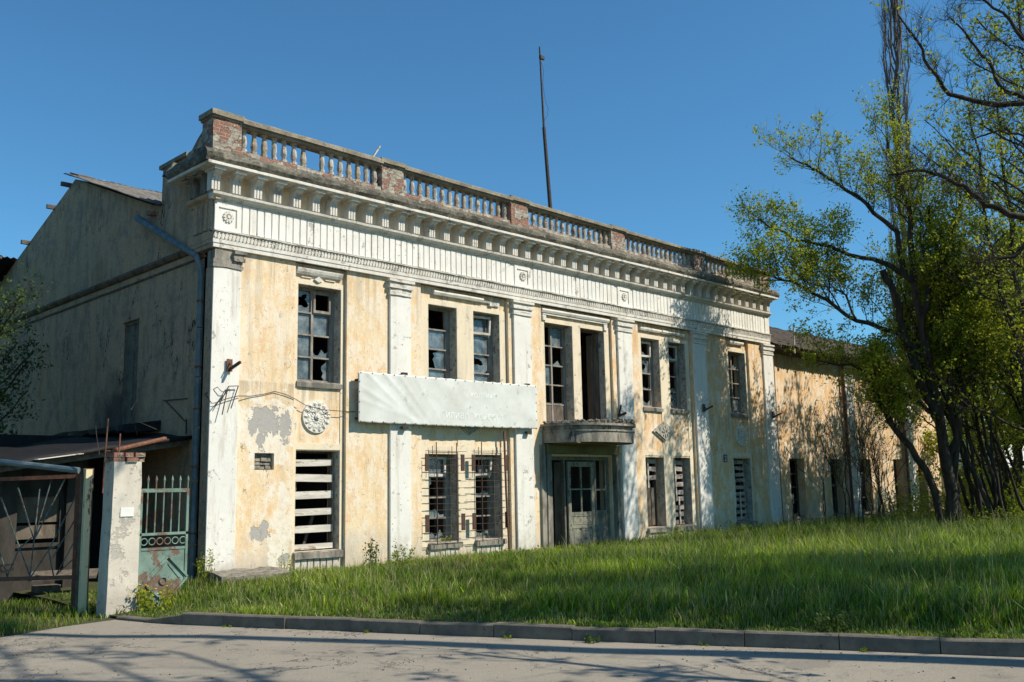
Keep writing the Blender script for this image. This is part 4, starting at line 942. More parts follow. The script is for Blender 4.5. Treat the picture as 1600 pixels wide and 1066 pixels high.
# ================================================================== GATE CORNER
gp = thing('gate_pillar', 'white plastered gate pillar with crumbling brick top beside the teal wicket gate', 'pillar', (-2.86, -2.65, -.12))
k = MB(); n = 14; pr = []
for i in range(n+1):
    z = -.2+2.38*i/n; pr.append(z)
me = []
for j, z in enumerate(pr):
    o_ = .02*mnoise.noise((z*2, 3, 1)); a = -3.10+.035*z/2.2+o_; b = -2.625-.01*z/2.2+.012*mnoise.noise((z*3, 8, 1)); y0 = -2.86+.01*mnoise.noise((z*3, 1, 9)); q = len(k.v)
    k.v += [(a, y0, z), (b, y0+.0, z), (b, y0+.36, z), (a, y0+.36, z)]
    if j:
        for i in range(4): k.f.append((q-4+i, q-4+(i+1) % 4, q+(i+1) % 4, q+i)); k.m.append(0)
k.f.append((0, 3, 2, 1)); k.m.append(0); q = len(k.v)-4; k.f.append((q, q+1, q+2, q+3)); k.m.append(0)
k.build('shaft', M['pillar'], gp)
k = MB(); rs = random.Random(5)
for r in range(2):
    x = -3.1
    while x < -2.66:
        l = rs.uniform(.12, .22)
        if r == 0 or rs.random() < .8: k.box(x+rs.uniform(0, .02), -2.88+rs.uniform(-.02, .02), 2.18+r*.075, min(x+l, -2.60), -2.52+rs.uniform(-.02, .03), 2.245+r*.075)
        x += l+.012
k.build('broken_cap', M['brick2'], gp)
k = MB(); k.box(-2.95, -2.875, 1.34, -2.74, -2.868, 1.48); tag(k.build('paper_notice', M['paper'], None, (-2.85, -2.87, 1.4)), 'small white paper notice pasted on the gate pillar', 'notice')
# wicket gate
wg = thing('wicket_gate', 'teal wicket gate with spear bars, a row of rings and a lozenge', 'gate', (-2.2, -2.85, -.1)); T = M['teal']; Y = -2.80
k = MB(); k.box(-2.62, Y-.015, 1.70, -1.81, Y+.015, 1.76); k.box(-2.62, Y-.02, 1.03, -1.81, Y+.02, 1.07); k.box(-2.62, Y-.015, .80, -1.81, Y+.02, .84); k.box(-2.62, Y-.02, -.05, -2.58, Y+.02, 1.9-.14); k.box(-1.85, Y-.02, .3, -1.81, Y+.02, 1.76); k.build('frame', T, wg)
for i in range(6):
    x = -2.50+i*.133; k = MB(); k.tube([(x, Y, 1.05), (x+.005, Y, 1.86), (x+.005, Y, 1.90), (x+.006, Y, 1.97)], [.012, .012, .022, .002], 6); k.build('spear_bar', T, wg)
for i in range(6):
    cx = -2.53+i*.128; k = MB(); pts = [(cx+.052*math.cos(t), Y, .935+.052*math.sin(t)) for t in np.linspace(0, 2*math.pi, 17)]; k.tube(pts, .010, 5, cap=False); k.build('ring', T, wg)
k = MB(); k.prism([(-2.62, .80), (-1.81, .80), (-1.81, .30), (-2.28, -.12), (-2.62, -.12)], 'y', Y-.004, Y+.006)
k.build('sheet', T, wg)
def lozenge(c, pts, w_): 
    for i in range(4):
        a, b = pts[i], pts[(i+1) % 4]; k.bar((a[0], Y-.02, a[1]), (b[0], Y-.02, b[1]), w_, .03)
k = MB(); lozenge(0, [(-2.13, .70), (-1.80, .36), (-2.22, -.07), (-2.62, .25)], .03); k.build('lozenge_frame', T, wg)
k = MB(); lozenge(0, [(-2.14, .60), (-1.93, .35), (-2.22, .04), (-2.47, .26)], .025); k.prism([(-2.14, .60), (-1.93, .35), (-2.22, .04), (-2.47, .26)], 'y', Y-.02, Y-.006)
k.tube([(-2.21+.055*math.cos(t), Y-.03, .32+.055*math.sin(t)) for t in np.linspace(0, 2*math.pi, 17)], .012, 5, cap=False); k.build('inner_lozenge', T, wg)
# big gate, turned away
def gpt(u, v): return Vector((-3.99+(u-18)*.00716, -1.15-(u-18)*.00725, 1.95-(v-749)*.01006))
mg = thing('entrance_gate', 'rusty green gate leaf of radiating bars left of the pillars', 'gate', tuple(gpt(60, 903)))
k = MB(); k.bar(gpt(-70, 750), gpt(122, 746), .06); k.bar(gpt(-70, 904), gpt(126, 902), .06); k.bar(gpt(122, 742), gpt(124, 960), .05); k.build('frame', M['rust'], mg)
for pts in ([(58.5, 844), (29, 762)], [(58.5, 844), (63, 765)], [(58.5, 844), (81, 750)], [(58.5, 844), (102, 750)], [(58.5, 844), (55.5, 900)], [(82, 860), (126, 765)], [(82, 860), (57, 900)], [(82, 860), (92, 900)], [(96, 898), (134, 822)], [(96, 898), (138, 858)], [(82, 860), (100, 850)], [(55, 898), (3, 777)], [(36, 857), (42, 852)], [(21, 900), (-4, 836)], [(36, 857), (20, 900)], [(89, 872), (125, 806)], [(-10, 900), (-30, 800)], [(36, 857), (55, 840)]):
    a, b = gpt(*pts[0]), gpt(*pts[1]); k = MB(); k.bar(a, b, .016); k.build('bar', M['oldteal'], mg)
k = MB(); k.box(-3.235, -2.20, -.2, -3.135, -2.12, 2.08); tag(k.build('gate_post', M['postpaint'], None, (-3.18, -2.14, -.15)), 'slim cream painted steel gate post left of the white pillar', 'post')
k = MB(); k.box(-3.22, -2.06, -.2, -3.06, -1.90, 2.1); tag(k.build('gate_post', M['course'], None, (-3.24, -1.95, -.15)), 'grey concrete gate post behind the cream steel post', 'post')
k = MB(); k.box(-4.35, -1.0, -.2, -4.05, -.75, .38); tag(k.build('low_pier', M['stain'], None, (-4.2, -.9, -.15)), 'low grey concrete pier under the left end of the gate', 'pier')
k = MB(); k.tube([(-5.0, -.7, 2.27), (-4.25, -1.38, 2.22), (-3.36, -2.24, 2.06)], .05, 10); tag(k.build('slanting_pipe', M['pipe'], None, (-4.2, -1.4, 2.2)), 'bluish grey pipe lying over the gate under the lean-to roof', 'pipe')
k = MB(); k.tube([(-3.0, -2.66, 2.36), (-1.75, -1.75, 2.62)], .035, 8); tag(k.build('rusty_pipe', M['rust'], None, (-2.4, -2.2, 2.4)), 'rusty pipe slanting from the gate pillar top towards the wall', 'pipe')
for j, pts in enumerate(([(-3.13, -2.70, 2.85), (-3.16, -2.72, 2.3), (-3.18, -2.74, 1.70)], [(-2.94, -2.72, 2.62), (-2.96, -2.72, 1.98)])):
    k = MB(); k.tube(pts, .012, 6); k.bar(Vector(pts[0])+Vector((-.04, 0, -.5-j*.1)), Vector(pts[0])+Vector((.06, 0, -.5-j*.1)), .012)
    tag(k.build('rebar', M['rust'], None, pts[0]), ['taller rusty bar sticking up left of the gate pillar top', 'shorter rusty bar sticking up from the gate pillar top'][j], 'rebar')
k = MB(); k.tube([(-3.16, -2.5, 2.3), (-3.22, -2.5, 2.6), (-3.24, -2.5, 2.75)], .008, 4); k.tube([(-2.0, -1.2, 2.7), (-2.3, -1.6, 3.1), (-2.2, -1.6, 3.3), (-2.1, -1.5, 2.9), (-1.7, -1.3, 2.8)], .008, 4)
tag(k.build('loose_wire', M['dmetal'], None, (-2.3, -1.6, 2.8)), 'loose curled wire above the lean-to roof', 'wire')
# lean-to shed
sh = thing('lean_to_shed', 'dark lean-to shed with tar paper roof against the side wall of the building', 'shed', (-2.2, 2.0, -.15))
co = []; nx_, ny_ = 26, 12
for lay in (0, -.07):
    for j in range(ny_+1):
        for i in range(nx_+1):
            u = i/nx_; t = j/ny_; fx, fy, fz = 0-4.9*u, .77-1.33*u, 2.85-.76*u; bx_, by_, bz_ = 0-4.9*u, 4.6, 3.12-.72*u
            nz_ = .05*mnoise.noise((u*9, t*4, 2)); edge = .10*mnoise.noise((u*14, 5, 5)) if j == 0 else 0
            co.append((fx+(bx_-fx)*t, fy+(by_-fy)*t+edge, fz+(bz_-fz)*t+nz_+lay))
F = []; N_ = (nx_+1)*(ny_+1)
for j in range(ny_):
    for i in range(nx_): a = j*(nx_+1)+i; F.append((a, a+1, a+nx_+2, a+nx_+1)); F.append((N_+a, N_+a+nx_+1, N_+a+nx_+2, N_+a+1))
for i in range(nx_): F.append((i, N_+i, N_+i+1, i+1)); a = ny_*(nx_+1)+i; F.append((a, a+1, N_+a+1, N_+a))
for j in range(ny_): a = j*(nx_+1); F.append((a, a+nx_+1, N_+a+nx_+1, N_+a)); a += nx_; F.append((a, N_+a, N_+a+nx_+1, a+nx_+1))
mesh_np('roof_sheet', np.array(co), np.array(F), M['tar'], sh, (-2.2, 2.0, -.15))
k = MB(); k.bar((0, .95, 2.72), (-4.9, -.35, 1.98), .07, .10); k.build('front_beam', M['purlin'], sh)
k = MB(); k.sweep([(0, 0), (.25, 0), (.25, .02), (0, .02)], [0, 1]) if False else k.obox((-2.9, -.10, 2.36), (.42, .10, .06), (-.02, .06, .0), (0, 0, .006)); k.build('torn_sheet_edge', M['plank'], sh)
for x, y in ((-3.62, .75), (-2.25, 1.2)): k = MB(); k.box(x, y, -.2, x+.36, y+.36, 2.3 if x < -3 else 2.45); k.build('pier', M['shedw'], sh)
k = MB(); k.box(-3.26, 1.35, -.2, -2.25, 1.42, .75); k.box(-3.26, 1.35, 1.75, -2.25, 1.42, 2.35); k.box(-5.2, 1.0, -.2, -3.62, 1.08, 2.1); k.build('board_wall', M['shedw'], sh)
k = MB(); k.box(-3.26, 1.30, .75, -3.18, 1.42, 1.75); k.box(-2.33, 1.30, .75, -2.25, 1.42, 1.75); k.box(-3.18, 1.30, 1.67, -2.33, 1.42, 1.75); k.box(-3.18, 1.30, .75, -2.33, 1.42, .82); k.build('window_frame', M['shedw'], sh)
k = MB(); k.box(-3.18, 1.36, 1.2, -2.33, 1.40, 1.67); k.box(-3.18, 1.37, .9, -2.33, 1.39, 1.15); k.build('window_board', M['frameb'], sh)
k = MB(); k.box(-5.2, 4.4, -.2, -.0, 4.5, 3.0); k.box(-1.9, 1.6, -.2, -1.84, 4.4, 2.5); k.build('rear_wall', M['tar'], sh)
k = MB(); k.obox((-2.6, .2, .3), (.5, -.2, 0), (.1, .2, .05), (0, 0, .02)); k.box(-2.9, .6, -.15, -2.5, .9, .1); tag(k.build('scrap_boards', M['frameb'], None, (-2.6, .4, -.1)), 'dark scrap boards lying behind the rusty gate', 'boards')
# concrete slab at the foot of the corner
k = MB(); k.sweep([(-1.05, -.05), (-1.08, .12), (-.72, .18), (-.28, .20), (-.25, -.05)], list(np.linspace(-.25, 1.25, 14)), .04, 21)
tag(k.build('broken_slab', M['rubble'], None, (.4, -.7, 0)), 'broken grey concrete slab at the foot of the corner pilaster', 'slab')

# ================================================================== TREES
def rvec(rs): 
    v = Vector((rs.gauss(0, 1), rs.gauss(0, 1), rs.gauss(0, 1))); return v.normalized()
def leaves_mesh(name, cl, mat, parent, org, size, n_per, spread, seed, up=.3, aspect=.55):
    """cl: Nx3 cluster centres; each gets n_per small leaf quads"""
    r = np.random.default_rng(seed); cl = np.asarray(cl, float)
    if len(cl) == 0: return
    c = np.repeat(cl, n_per, 0)+r.normal(0, spread, (len(cl)*n_per, 3)); n = len(c)
    d = r.normal(0, 1, (n, 3)); d[:, 2] += up; d /= np.linalg.norm(d, axis=1)[:, None]
    e = np.cross(d, r.normal(0, 1, (n, 3))); e /= np.linalg.norm(e, axis=1)[:, None]
    s_ = size*r.uniform(.6, 1.35, (n, 1)); nn = np.cross(d, e)
    v = np.stack([c, c+d*s_*.5+e*s_*aspect*.5+nn*s_*.08, c+d*s_, c+d*s_*.5-e*s_*aspect*.5+nn*s_*.08], 1).reshape(-1, 3)
    f = np.arange(n*4).reshape(n, 4)
    t = np.repeat(np.clip(r.uniform(0, 1, len(cl))*.6+.2, 0, 1), n_per)+r.normal(0, .15, n); t = np.repeat(np.clip(t, 0, 1), 4)
    mesh_np(name, v, f, mat, parent, org, col=np.stack([t, t, t], 1))
def tree(name, label, cat, base, limbs, seed, mat='leafA', bark='bark', group=None, dens=3.0, kid=(1.2, 2.6), twig=.55, leaf=(.085, 5, .09), leafp=.8, up=.35, levels=2, leafz=(-9, 99), bare=None, gk=4.5):
    """limbs: list of (points, r0, r1, first fraction with side branches)"""
    rs = random.Random(seed); T_ = thing(name, label, cat, tuple(base), group); tk = MB(); bw = MB(); cl = []
    def wob(a, d, L, n, curl, upb):
        p = [a]; d = d.normalized()
        for i in range(n):
            d = (d+rvec(rs)*curl+Vector((0, 0, upb))).normalized(); p.append(p[-1]+d*(L/n))
        return p
    def twigs(p, r, L):
        for i in range(1, len(p)):
            for _ in range(2 if i < len(p)-1 else 2):
                a = p[i-1].lerp(p[i], rs.random()); t = (p[i]-p[i-1]).normalized(); d = t*.7+rvec(rs)*.8+Vector((0, 0, up*.6))
                q = wob(a, d, twig*rs.uniform(.5, 1.2), 2, .25, up*.2); bw.tube(q, [r*.45, r*.35, r*.22], 3, cap=False)
                if leafz[0] < q[-1].z < leafz[1] and rs.random() < leafp and not (bare and bare(q[-1])): cl.append(q[-1]); 
                if leafz[0] < q[1].z < leafz[1] and rs.random() < leafp*.5 and not (bare and bare(q[1])): cl.append(q[1])
    def kids(p, r0, r1, L, lev, start):
        tot = sum((p[i+1]-p[i]).length for i in range(len(p)-1)); n = max(1, int(tot*(dens if lev == levels else gk))); 
        for _ in range(n):
            f = start+(1-start)*rs.random(); i = min(len(p)-2, int(f*(len(p)-1))); fr = f*(len(p)-1)-i
            a = p[i].lerp(p[i+1], fr); t = (p[i+1]-p[i]).normalized(); side = t.cross(rvec(rs)).normalized()
            d = t*rs.uniform(.35, .9)+side*.9+Vector((0, 0, up*rs.uniform(.3, 1.2))); l = L*rs.uniform(.45, 1.0)*(1-.35*f)
            rr = max(.006, min((r0+(r1-r0)*f)*.55, l*.014)); m_ = 4 if lev > 1 else 3
            q = wob(a, d, l, m_, .28, up*.15); bw.tube(q, [rr*(1-.75*j/m_) for j in range(m_+1)], 4 if lev > 1 else 3, cap=False)
            if lev > 1: kids(q, rr, rr*.3, L*.42, lev-1, .15)
            else: twigs(q, rr, l)
        twigs(p[-2:], max(r1*.7, .008), L)
    for L in limbs:
        p, r0, r1, st = L[:4]; kl = L[4] if len(L) > 4 else rs.uniform(*kid)
        p = [Vector(q) for q in p]; pp = [p[0]]
        for i in range(len(p)-1):
            for f in (.33, .66, 1): pp.append(p[i].lerp(p[i+1], f)+(rvec(rs)*.05*(p[i+1]-p[i]).length if f < 1 else Vector((0, 0, 0))))
        n = len(pp); tk.tube(pp, [r0+(r1-r0)*(j/(n-1))**.85 for j in range(n)], 9 if r0 > .08 else 6, cap=False)
        if st < 1: kids(pp, r0, r1, kl, levels, st)
    tk.build('trunk', M[bark], T_, smooth=True)
    if bw.v: bw.build('branches', M[bark], T_)
    if cl and leaf: leaves_mesh('crown', [tuple(c) for c in cl], M[mat], T_, base, leaf[0], leaf[1], leaf[2], seed)
    return T_
mainL = [([(22.95, -5.4, -.1), (22.8, -5.5, 1.9), (22.5, -5.5, 3.5), (22.0, -5.5, 5.5), (21.7, -5.5, 6.8), (21.35, -5.5, 8.0)], .21, .10, 1),
 ([(23.15, -5.6, -.1), (23.0, -5.7, 2.4), (22.7, -5.8, 4.4), (22.55, -5.9, 6.6), (22.3, -6.0, 8.6), (22.1, -5.9, 10.6)], .14, .04, .45),
 ([(22.6, -5.3, -.1), (22.3, -5.0, 2.0), (21.7, -4.6, 3.0), (21.2, -4.3, 3.9), (20.7, -4.1, 4.9)], .13, .08, .5),
 ([(22.4, -5.5, 3.7), (21.9, -5.2, 4.7), (21.4, -5.0, 6.4), (21.0, -5.0, 7.6), (20.7, -4.8, 8.4)], .16, .10, 1),
 ([(21.35, -5.5, 8.0), (21.2, -5.3, 8.2), (20.7, -4.9, 8.6), (19.9, -4.1, 8.9), (19.5, -3.7, 9.2), (18.6, -2.9, 9.4), (17.7, -2.2, 10.1)], .11, .03, .3),
 ([(21.2, -5.3, 8.2), (20.9, -5.3, 9.6), (20.6, -5.0, 10.0), (19.9, -4.5, 10.8), (19.3, -4.0, 11.3), (18.6, -3.5, 11.8), (18.2, -3.2, 12.0)], .10, .025, .3),
 ([(22.0, -5.5, 5.5), (21.2, -4.9, 6.4), (20.3, -4.0, 6.8), (19.5, -3.4, 7.5), (18.7, -2.7, 8.1), (18.1, -2.2, 8.3)], .10, .03, .25, 2.6),
 ([(22.5, -5.5, 3.5), (22.0, -5.2, 4.1), (21.4, -4.7, 4.6), (20.9, -4.3, 5.0), (20.3, -3.7, 5.4), (19.2, -2.7, 5.6)], .08, .025, .3, 1.9),
 ([(21.7, -5.5, 6.8), (21.9, -6.0, 8.2), (22.1, -6.4, 9.4), (22.3, -6.8, 10.4)], .12, .03, .2),
 ([(22.8, -5.5, 1.9), (22.9, -6.0, 3.7), (22.9, -6.2, 4.7), (22.8, -6.2, 5.3), (22.9, -6.7, 7.2), (23.2, -7.3, 8.4)], .13, .04, .3),
 ([(21.35, -5.5, 8.0), (21.3, -5.6, 10), (21.0, -5.4, 11.6), (20.9, -5.2, 12.8)], .12, .03, .3),
 ([(20.3, -4.0, 6.8), (19.9, -3.9, 7.6), (19.6, -3.6, 7.9)], .04, .02, .2)]
tree('ash_tree', 'spreading many limbed tree with fresh yellow green leaves in front of the side wing', 'tree', (22.9, -5.4, 0), mainL, 11, dens=3.6, kid=(1.6, 2.9), leaf=(.095, 9, .075), leafp=.72, up=.6, levels=2, bare=lambda p: p.z > 10.6 and random.Random(int(p.x*97)).random() < .55)
# poplar far behind
rs = random.Random(8); pl = [([(45.2, 5.0, 0), (44.9, 4.9, 9), (44.0, 4.0, 18), (43.3, 3.2, 25), (42.8, 2.7, 31)], .24, .05, 1)]
for i in range(54):
    z = 5+i*.47; t = z/31; bx_, by_ = 45.2-2.3*t, 5-2.2*t; a = rs.uniform(0, 6.28); r_ = .9*(1-.3*t)
    q = [(bx_, by_, z)]
    for j in range(1, 6): q.append((bx_-.07*j+math.cos(a)*r_*min(1, j*.45)*.8+rs.uniform(-.12, .12), by_-.07*j+math.sin(a)*r_*min(1, j*.45)*.8+rs.uniform(-.12, .12), z+j*1.5))
    pl.append((q, .05, .014, .2, 1.3))
tree('poplar', 'tall narrow leafless poplar rising behind the other trees', 'tree', (45.2, 5, 0), pl, 21, mat='leafB', bark='barkp', dens=2.4, twig=.6, leaf=(.09, 2, .08), leafp=.06, up=2.6, levels=1, gk=2)
# old tree outside the frame whose limbs hang into the picture
oldL = [([(14.2, -16.0, 0), (13.7, -15.6, 3), (13.0, -15.0, 6.0), (12.6, -14.6, 8), (12.3, -14.4, 11)], .42, .2, 1),
 ([(13.2, -15.1, 5.2), (11.9, -13.9, 5.5), (10.8, -13.0, 5.9), (9.9, -12.2, 6.5), (9.4, -11.7, 6.75), (9.1, -11.5, 7.1), (8.7, -11.2, 7.3), (8.4, -10.9, 7.4), (8.1, -10.5, 7.35)], .10, .018, .45, .9),
 ([(11.9, -13.9, 5.5), (10.9, -12.9, 5.4), (10.0, -12.2, 6.0), (9.8, -12.0, 5.75), (9.6, -11.7, 5.75), (9.3, -11.5, 5.65)], .07, .018, .6, .5),
 ([(12.8, -14.8, 7), (11.7, -14.0, 7.1), (10.8, -13.3, 7.6), (10.1, -12.8, 8.4), (9.7, -12.5, 8.6), (9.2, -12.0, 8.6), (8.7, -11.5, 8.8), (8.4, -11.3, 9.3), (8.2, -11.2, 9.8), (7.9, -11.0, 10.3)], .10, .015, .4, .9),
 ([(10.1, -12.8, 8.4), (9.7, -12.5, 8.7), (9.4, -12.2, 8.9), (9.2, -12.1, 9.4), (8.9, -11.9, 9.8), (8.6, -11.7, 10.2)], .06, .015, .2, .8),
 ([(12.4, -14.5, 9), (11.5, -14.0, 8.6), (10.7, -13.5, 8.8), (10.0, -12.9, 9.4), (9.6, -12.6, 9.8), (9.3, -12.4, 10.3), (8.9, -12.1, 10.6), (8.5, -11.8, 10.6)], .08, .014, .4, .9),
 ([(10.8, -13.3, 7.6), (10.6, -13.1, 7.7), (9.8, -12.4, 8.0), (9.4, -12.1, 8.1), (9.1, -11.7, 7.95)], .04, .012, .3, .6),
 ([(12.3, -14.4, 11), (11.9, -14.5, 12.4), (11.0, -14.0, 13.2), (9.8, -13.2, 13.4)], .16, .03, .2, 1.6),
 ([(12.3, -14.4, 11), (13.3, -15.4, 12.8), (14.2, -16.5, 13.8)], .16, .03, .2, 1.6)]
tree('old_tree', 'nearest large tree with mostly bare crooked limbs hanging in from the right', 'tree', (14.2, -16, 0), oldL, 31, dens=4.6, twig=.30, leaf=(.075, 6, .05), leafp=.035, up=.28, levels=2, gk=8)
def auto_limbs(base, h, n, spread, seed, r=.22, lean=(0, 0), z0=.3, stems=1, sr=.5):
    rs = random.Random(seed); out = []; b = Vector(base)
    for s_ in range(stems):
        off = Vector((rs.uniform(-sr, sr), rs.uniform(-sr, sr), 0)) if stems > 1 else Vector((0, 0, 0))
        ln = Vector((lean[0]+rs.uniform(-.12, .12), lean[1]+rs.uniform(-.12, .12), 0)) if stems > 1 else Vector((lean[0], lean[1], 0))
        hh = h*rs.uniform(.75, 1.0) if stems > 1 else h; rr = r*rs.uniform(.5, 1) if stems > 1 else r
        st = [b+off+ln*(hh*t)+Vector((rs.uniform(-.1, .1), rs.uniform(-.1, .1), hh*t-.1)) for t in (0, .2, .4, .6, .8, 1)]
        out.append((st, rr, rr*.18, .55))
        for i in range(n):
            f = z0+(1-z0)*(i+.5)/n*.95; k_ = f*5; i0 = min(4, int(k_)); a = st[i0].lerp(st[i0+1], k_-i0); th = rs.uniform(0, 6.28); L = spread*(1.15-.6*f)*rs.uniform(.7, 1.2)
            d = Vector((math.cos(th), math.sin(th), rs.uniform(.25, .8)))
            out.append(([a, a+d*L*.35+Vector((0, 0, .1)), a+d*L*.7+Vector((0, 0, .3)), a+d*L+Vector((0, 0, .6))], rr*.38*(1.2-f), rr*.08+.008, .25))
    return out
# thickets right of the ash
tree('multi_stem_tree', 'cluster of thin leaning dark stems just right of the many limbed tree', 'tree', (24.4, -6.0, 0), auto_limbs((24.4, -6.0, 0), 9.5, 7, 1.7, 41, .10, (-.16, .12), .4, 9, .8), 41, 'leafA', dens=2.6, kid=(.9, 1.6), leaf=(.10, 8, .08), leafp=.42, levels=1, gk=3, leafz=(3.2, 99))
tree('multi_stem_tree', 'thicket of slender stems with thick foliage at the right edge of the lawn', 'tree', (26.2, -6.9, 0), auto_limbs((26.2, -6.9, 0), 9.5, 8, 1.9, 43, .09, (-.15, .10), .34, 11, 1.2), 43, 'leafB', dens=2.6, kid=(.9, 1.7), leaf=(.10, 8, .09), leafp=.5, levels=1, gk=3, leafz=(2.3, 99))
tree('multi_stem_tree', 'farther thicket of upright stems behind the leaning ones', 'tree', (31.0, -5.6, 0), auto_limbs((31.0, -5.6, 0), 10.5, 9, 2.3, 47, .12, (-.07, .05), .20, 8, 1.3), 47, 'leafA', dens=2.4, kid=(1.0, 1.9), leaf=(.11, 8, .10), leafp=.55, levels=1, gk=3, leafz=(1.8, 99))
for i, (x, y, h_, lab) in enumerate(((35.5, -3.6, 10.0, 'leafy tree in front of the far end of the wing'), (41.5, -3.6, 13, 'rounded green tree behind the thicket at the right edge'), (46.0, 1.5, 13.0, 'tall leafy tree beyond the end of the wing'), (44.5, -6.0, 12.5, 'broad leafy tree just past the right edge'), (54, 4.5, 12.0, 'distant dense tree left of the far pale building'), (51, -1.5, 14, 'distant tree in front of the concrete fence end'), (37.5, -6.5, 7, 'low bushy tree at the foot of the thicket'))):
    tree('leafy_tree', lab, 'tree', (x, y, 0), auto_limbs((x, y, 0), h_, 14, 3.2, 60+i, .26, (0, 0), .14), 60+i, 'leafB' if i % 2 else 'leafA', group='leafy trees in the background', dens=2.4, kid=(1.2, 2.2), leaf=(.18, 8, .26), leafp=.95, levels=1, gk=3)
# shade trees that stand outside the frame
for i, (x, y, h_, ns, nb, sp, lf, lab) in enumerate(((21.4, -9.3, 16.5, 3, 11, 2.4, .32, 'three stemmed sparse tree rising at the right edge in front of the ash'), (24.7, -8.4, 15.0, 4, 8, 2.3, .40, 'sparse tree with several trunks right of the leaning thicket'), (18.9, -11.0, 18.0, 3, 12, 2.5, .30, 'nearly bare tree with three trunks right of the lawn'))):
    tree('twin_stem_tree', lab, 'tree', (x, y, 0), auto_limbs((x, y, 0), h_, nb, sp, 140+i, .20, (0, 0), .20, ns, 1.1), 140+i, 'leafA', dens=2.8, kid=(1.1, 2.1), leaf=(.11, 8, .08), leafp=lf, levels=1, gk=3, up=.6)
for i, (x, y, h_, sp, lf, nb, lab) in enumerate(((29.5, -13.5, 16.0, 3.4, .35, 18, 'leafy tree outside the frame behind the sparse trees'), (34.5, -10.5, 15.0, 3.6, .5, 20, 'dense tree outside the frame toward the far end of the wing'), (30.5, -9.6, 13.5, 3.2, .45, 20, 'rounded tree outside the frame opposite the middle of the wing'), (8.4, -18.6, 12.5, 3.8, 1.0, 26, 'leafy roadside tree just beyond the right end of the kerb'), (12.6, -19.6, 12.0, 3.2, 1.0, 22, 'leafy lawn tree outside the frame near the old tree'), (1.6, -19.6, 14.5, 3.6, .12, 14, 'roadside tree whose branches shade the asphalt'),)):
    tree('shade_tree', lab, 'tree', (x, y, 0), auto_limbs((x, y, 0), h_, nb, sp, 80+i, .30, (0, 0), .30), 80+i, 'leafA', group='shade trees outside the frame', dens=2.6, kid=(1.2, 2.6), leaf=(.18, 7, .10), leafp=lf, levels=1, gk=3)
lim = [([(5.2, -21.5, -.1), (5.0, -21, 5), (4.8, -20, 9), (4.3, -18.5, 12.5), (3.3, -16.8, 15), (2.6, -15.4, 16.6)], .32, .07, .78, 1.3)]  # unseen tree added so that its crown shades the left gate
for a_ in range(9): t = a_*.7; lim.append(([(3.3, -16.9, 14.6+a_*.15), (2.6+.8*math.cos(t), -16.0+.9*math.sin(t), 15.6+.2*(a_ % 3)), (2.3+1.4*math.cos(t), -15.4+1.5*math.sin(t), 16.2+.4*(a_ % 3))], .05, .015, .2, 1.2))
tree('shade_tree', 'tall leaning unseen tree added behind the camera, its dense high crown shading the gate', 'tree', (5.2, -21.5, 0), lim, 131, 'leafC', group='shade trees outside the frame', dens=4.5, leaf=(.18, 9, .18), leafp=1.0, levels=1, gk=5)
for i, (x, y, h_, lab) in enumerate(((-7.5, 7.5, 9, 'dense unseen tree added left of the shed to darken the side wall'), (-9.5, 1.5, 10, 'dense unseen tree added left of the gate to darken the side wall'), (-8.5, 13.5, 12, 'dense unseen tree added behind the others to darken the side wall'), (-13.5, 6, 13, 'tall dense unseen tree added farthest left to darken the side wall'))):
    tree('occluder_tree', lab, 'tree', (x, y, 0), auto_limbs((x, y, 0), h_, 16, 3.0, 120+i, .28, (0, 0), .12), 120+i, 'leafC', group='unseen trees added left of the frame to darken the side wall', dens=2.2, kid=(1.2, 2.0), leaf=(.26, 8, .26), leafp=1.0, levels=1, gk=2.5)  # unseen occluders added to cut the sky light on the side wall
# left edge
tree('young_tree', 'green leafy young tree at the left edge in front of the grey side wall', 'tree', (-3.0, 5.6, 0), auto_limbs((-3.0, 5.6, 0), 5.8, 16, 1.35, 91, .10, (.04, -.12), .42), 91, 'leafC', dens=3.6, kid=(.6, 1.1), twig=.35, leaf=(.085, 6, .09), leafp=.95, levels=1, gk=4, up=.2)  # dark leaf colour stands in for shade on this tree
tree('young_tree', 'yellow green treetop just showing at the far left edge', 'tree', (-3.2, 9.5, 0), auto_limbs((-3.2, 9.5, 0), 8.2, 8, 1.5, 93, .12, (0, 0), .5), 93, 'leafA', dens=2.2, kid=(.8, 1.2), leaf=(.10, 5, .09), leafp=.9, levels=1)
# bare brambles in front of the wing
for i, (x, y, h_, lab) in enumerate(((21.0, -2.6, 4.2, 'tangle of bare brambles in front of the wing windows'), (25.0, -2.2, 3.6, 'bare bush against the far part of the wing wall'))):
    tree('bare_shrub', lab, 'shrub', (x, y, 0), auto_limbs((x, y, 0), h_, 3, 1.2, 70+i, .035, (.02, .0), .3, 9, .7), 70+i, 'leafA', dens=1.8, kid=(.7, 1.1), leaf=(.07, 3, .06), leafp=.12, levels=1, gk=2.5)

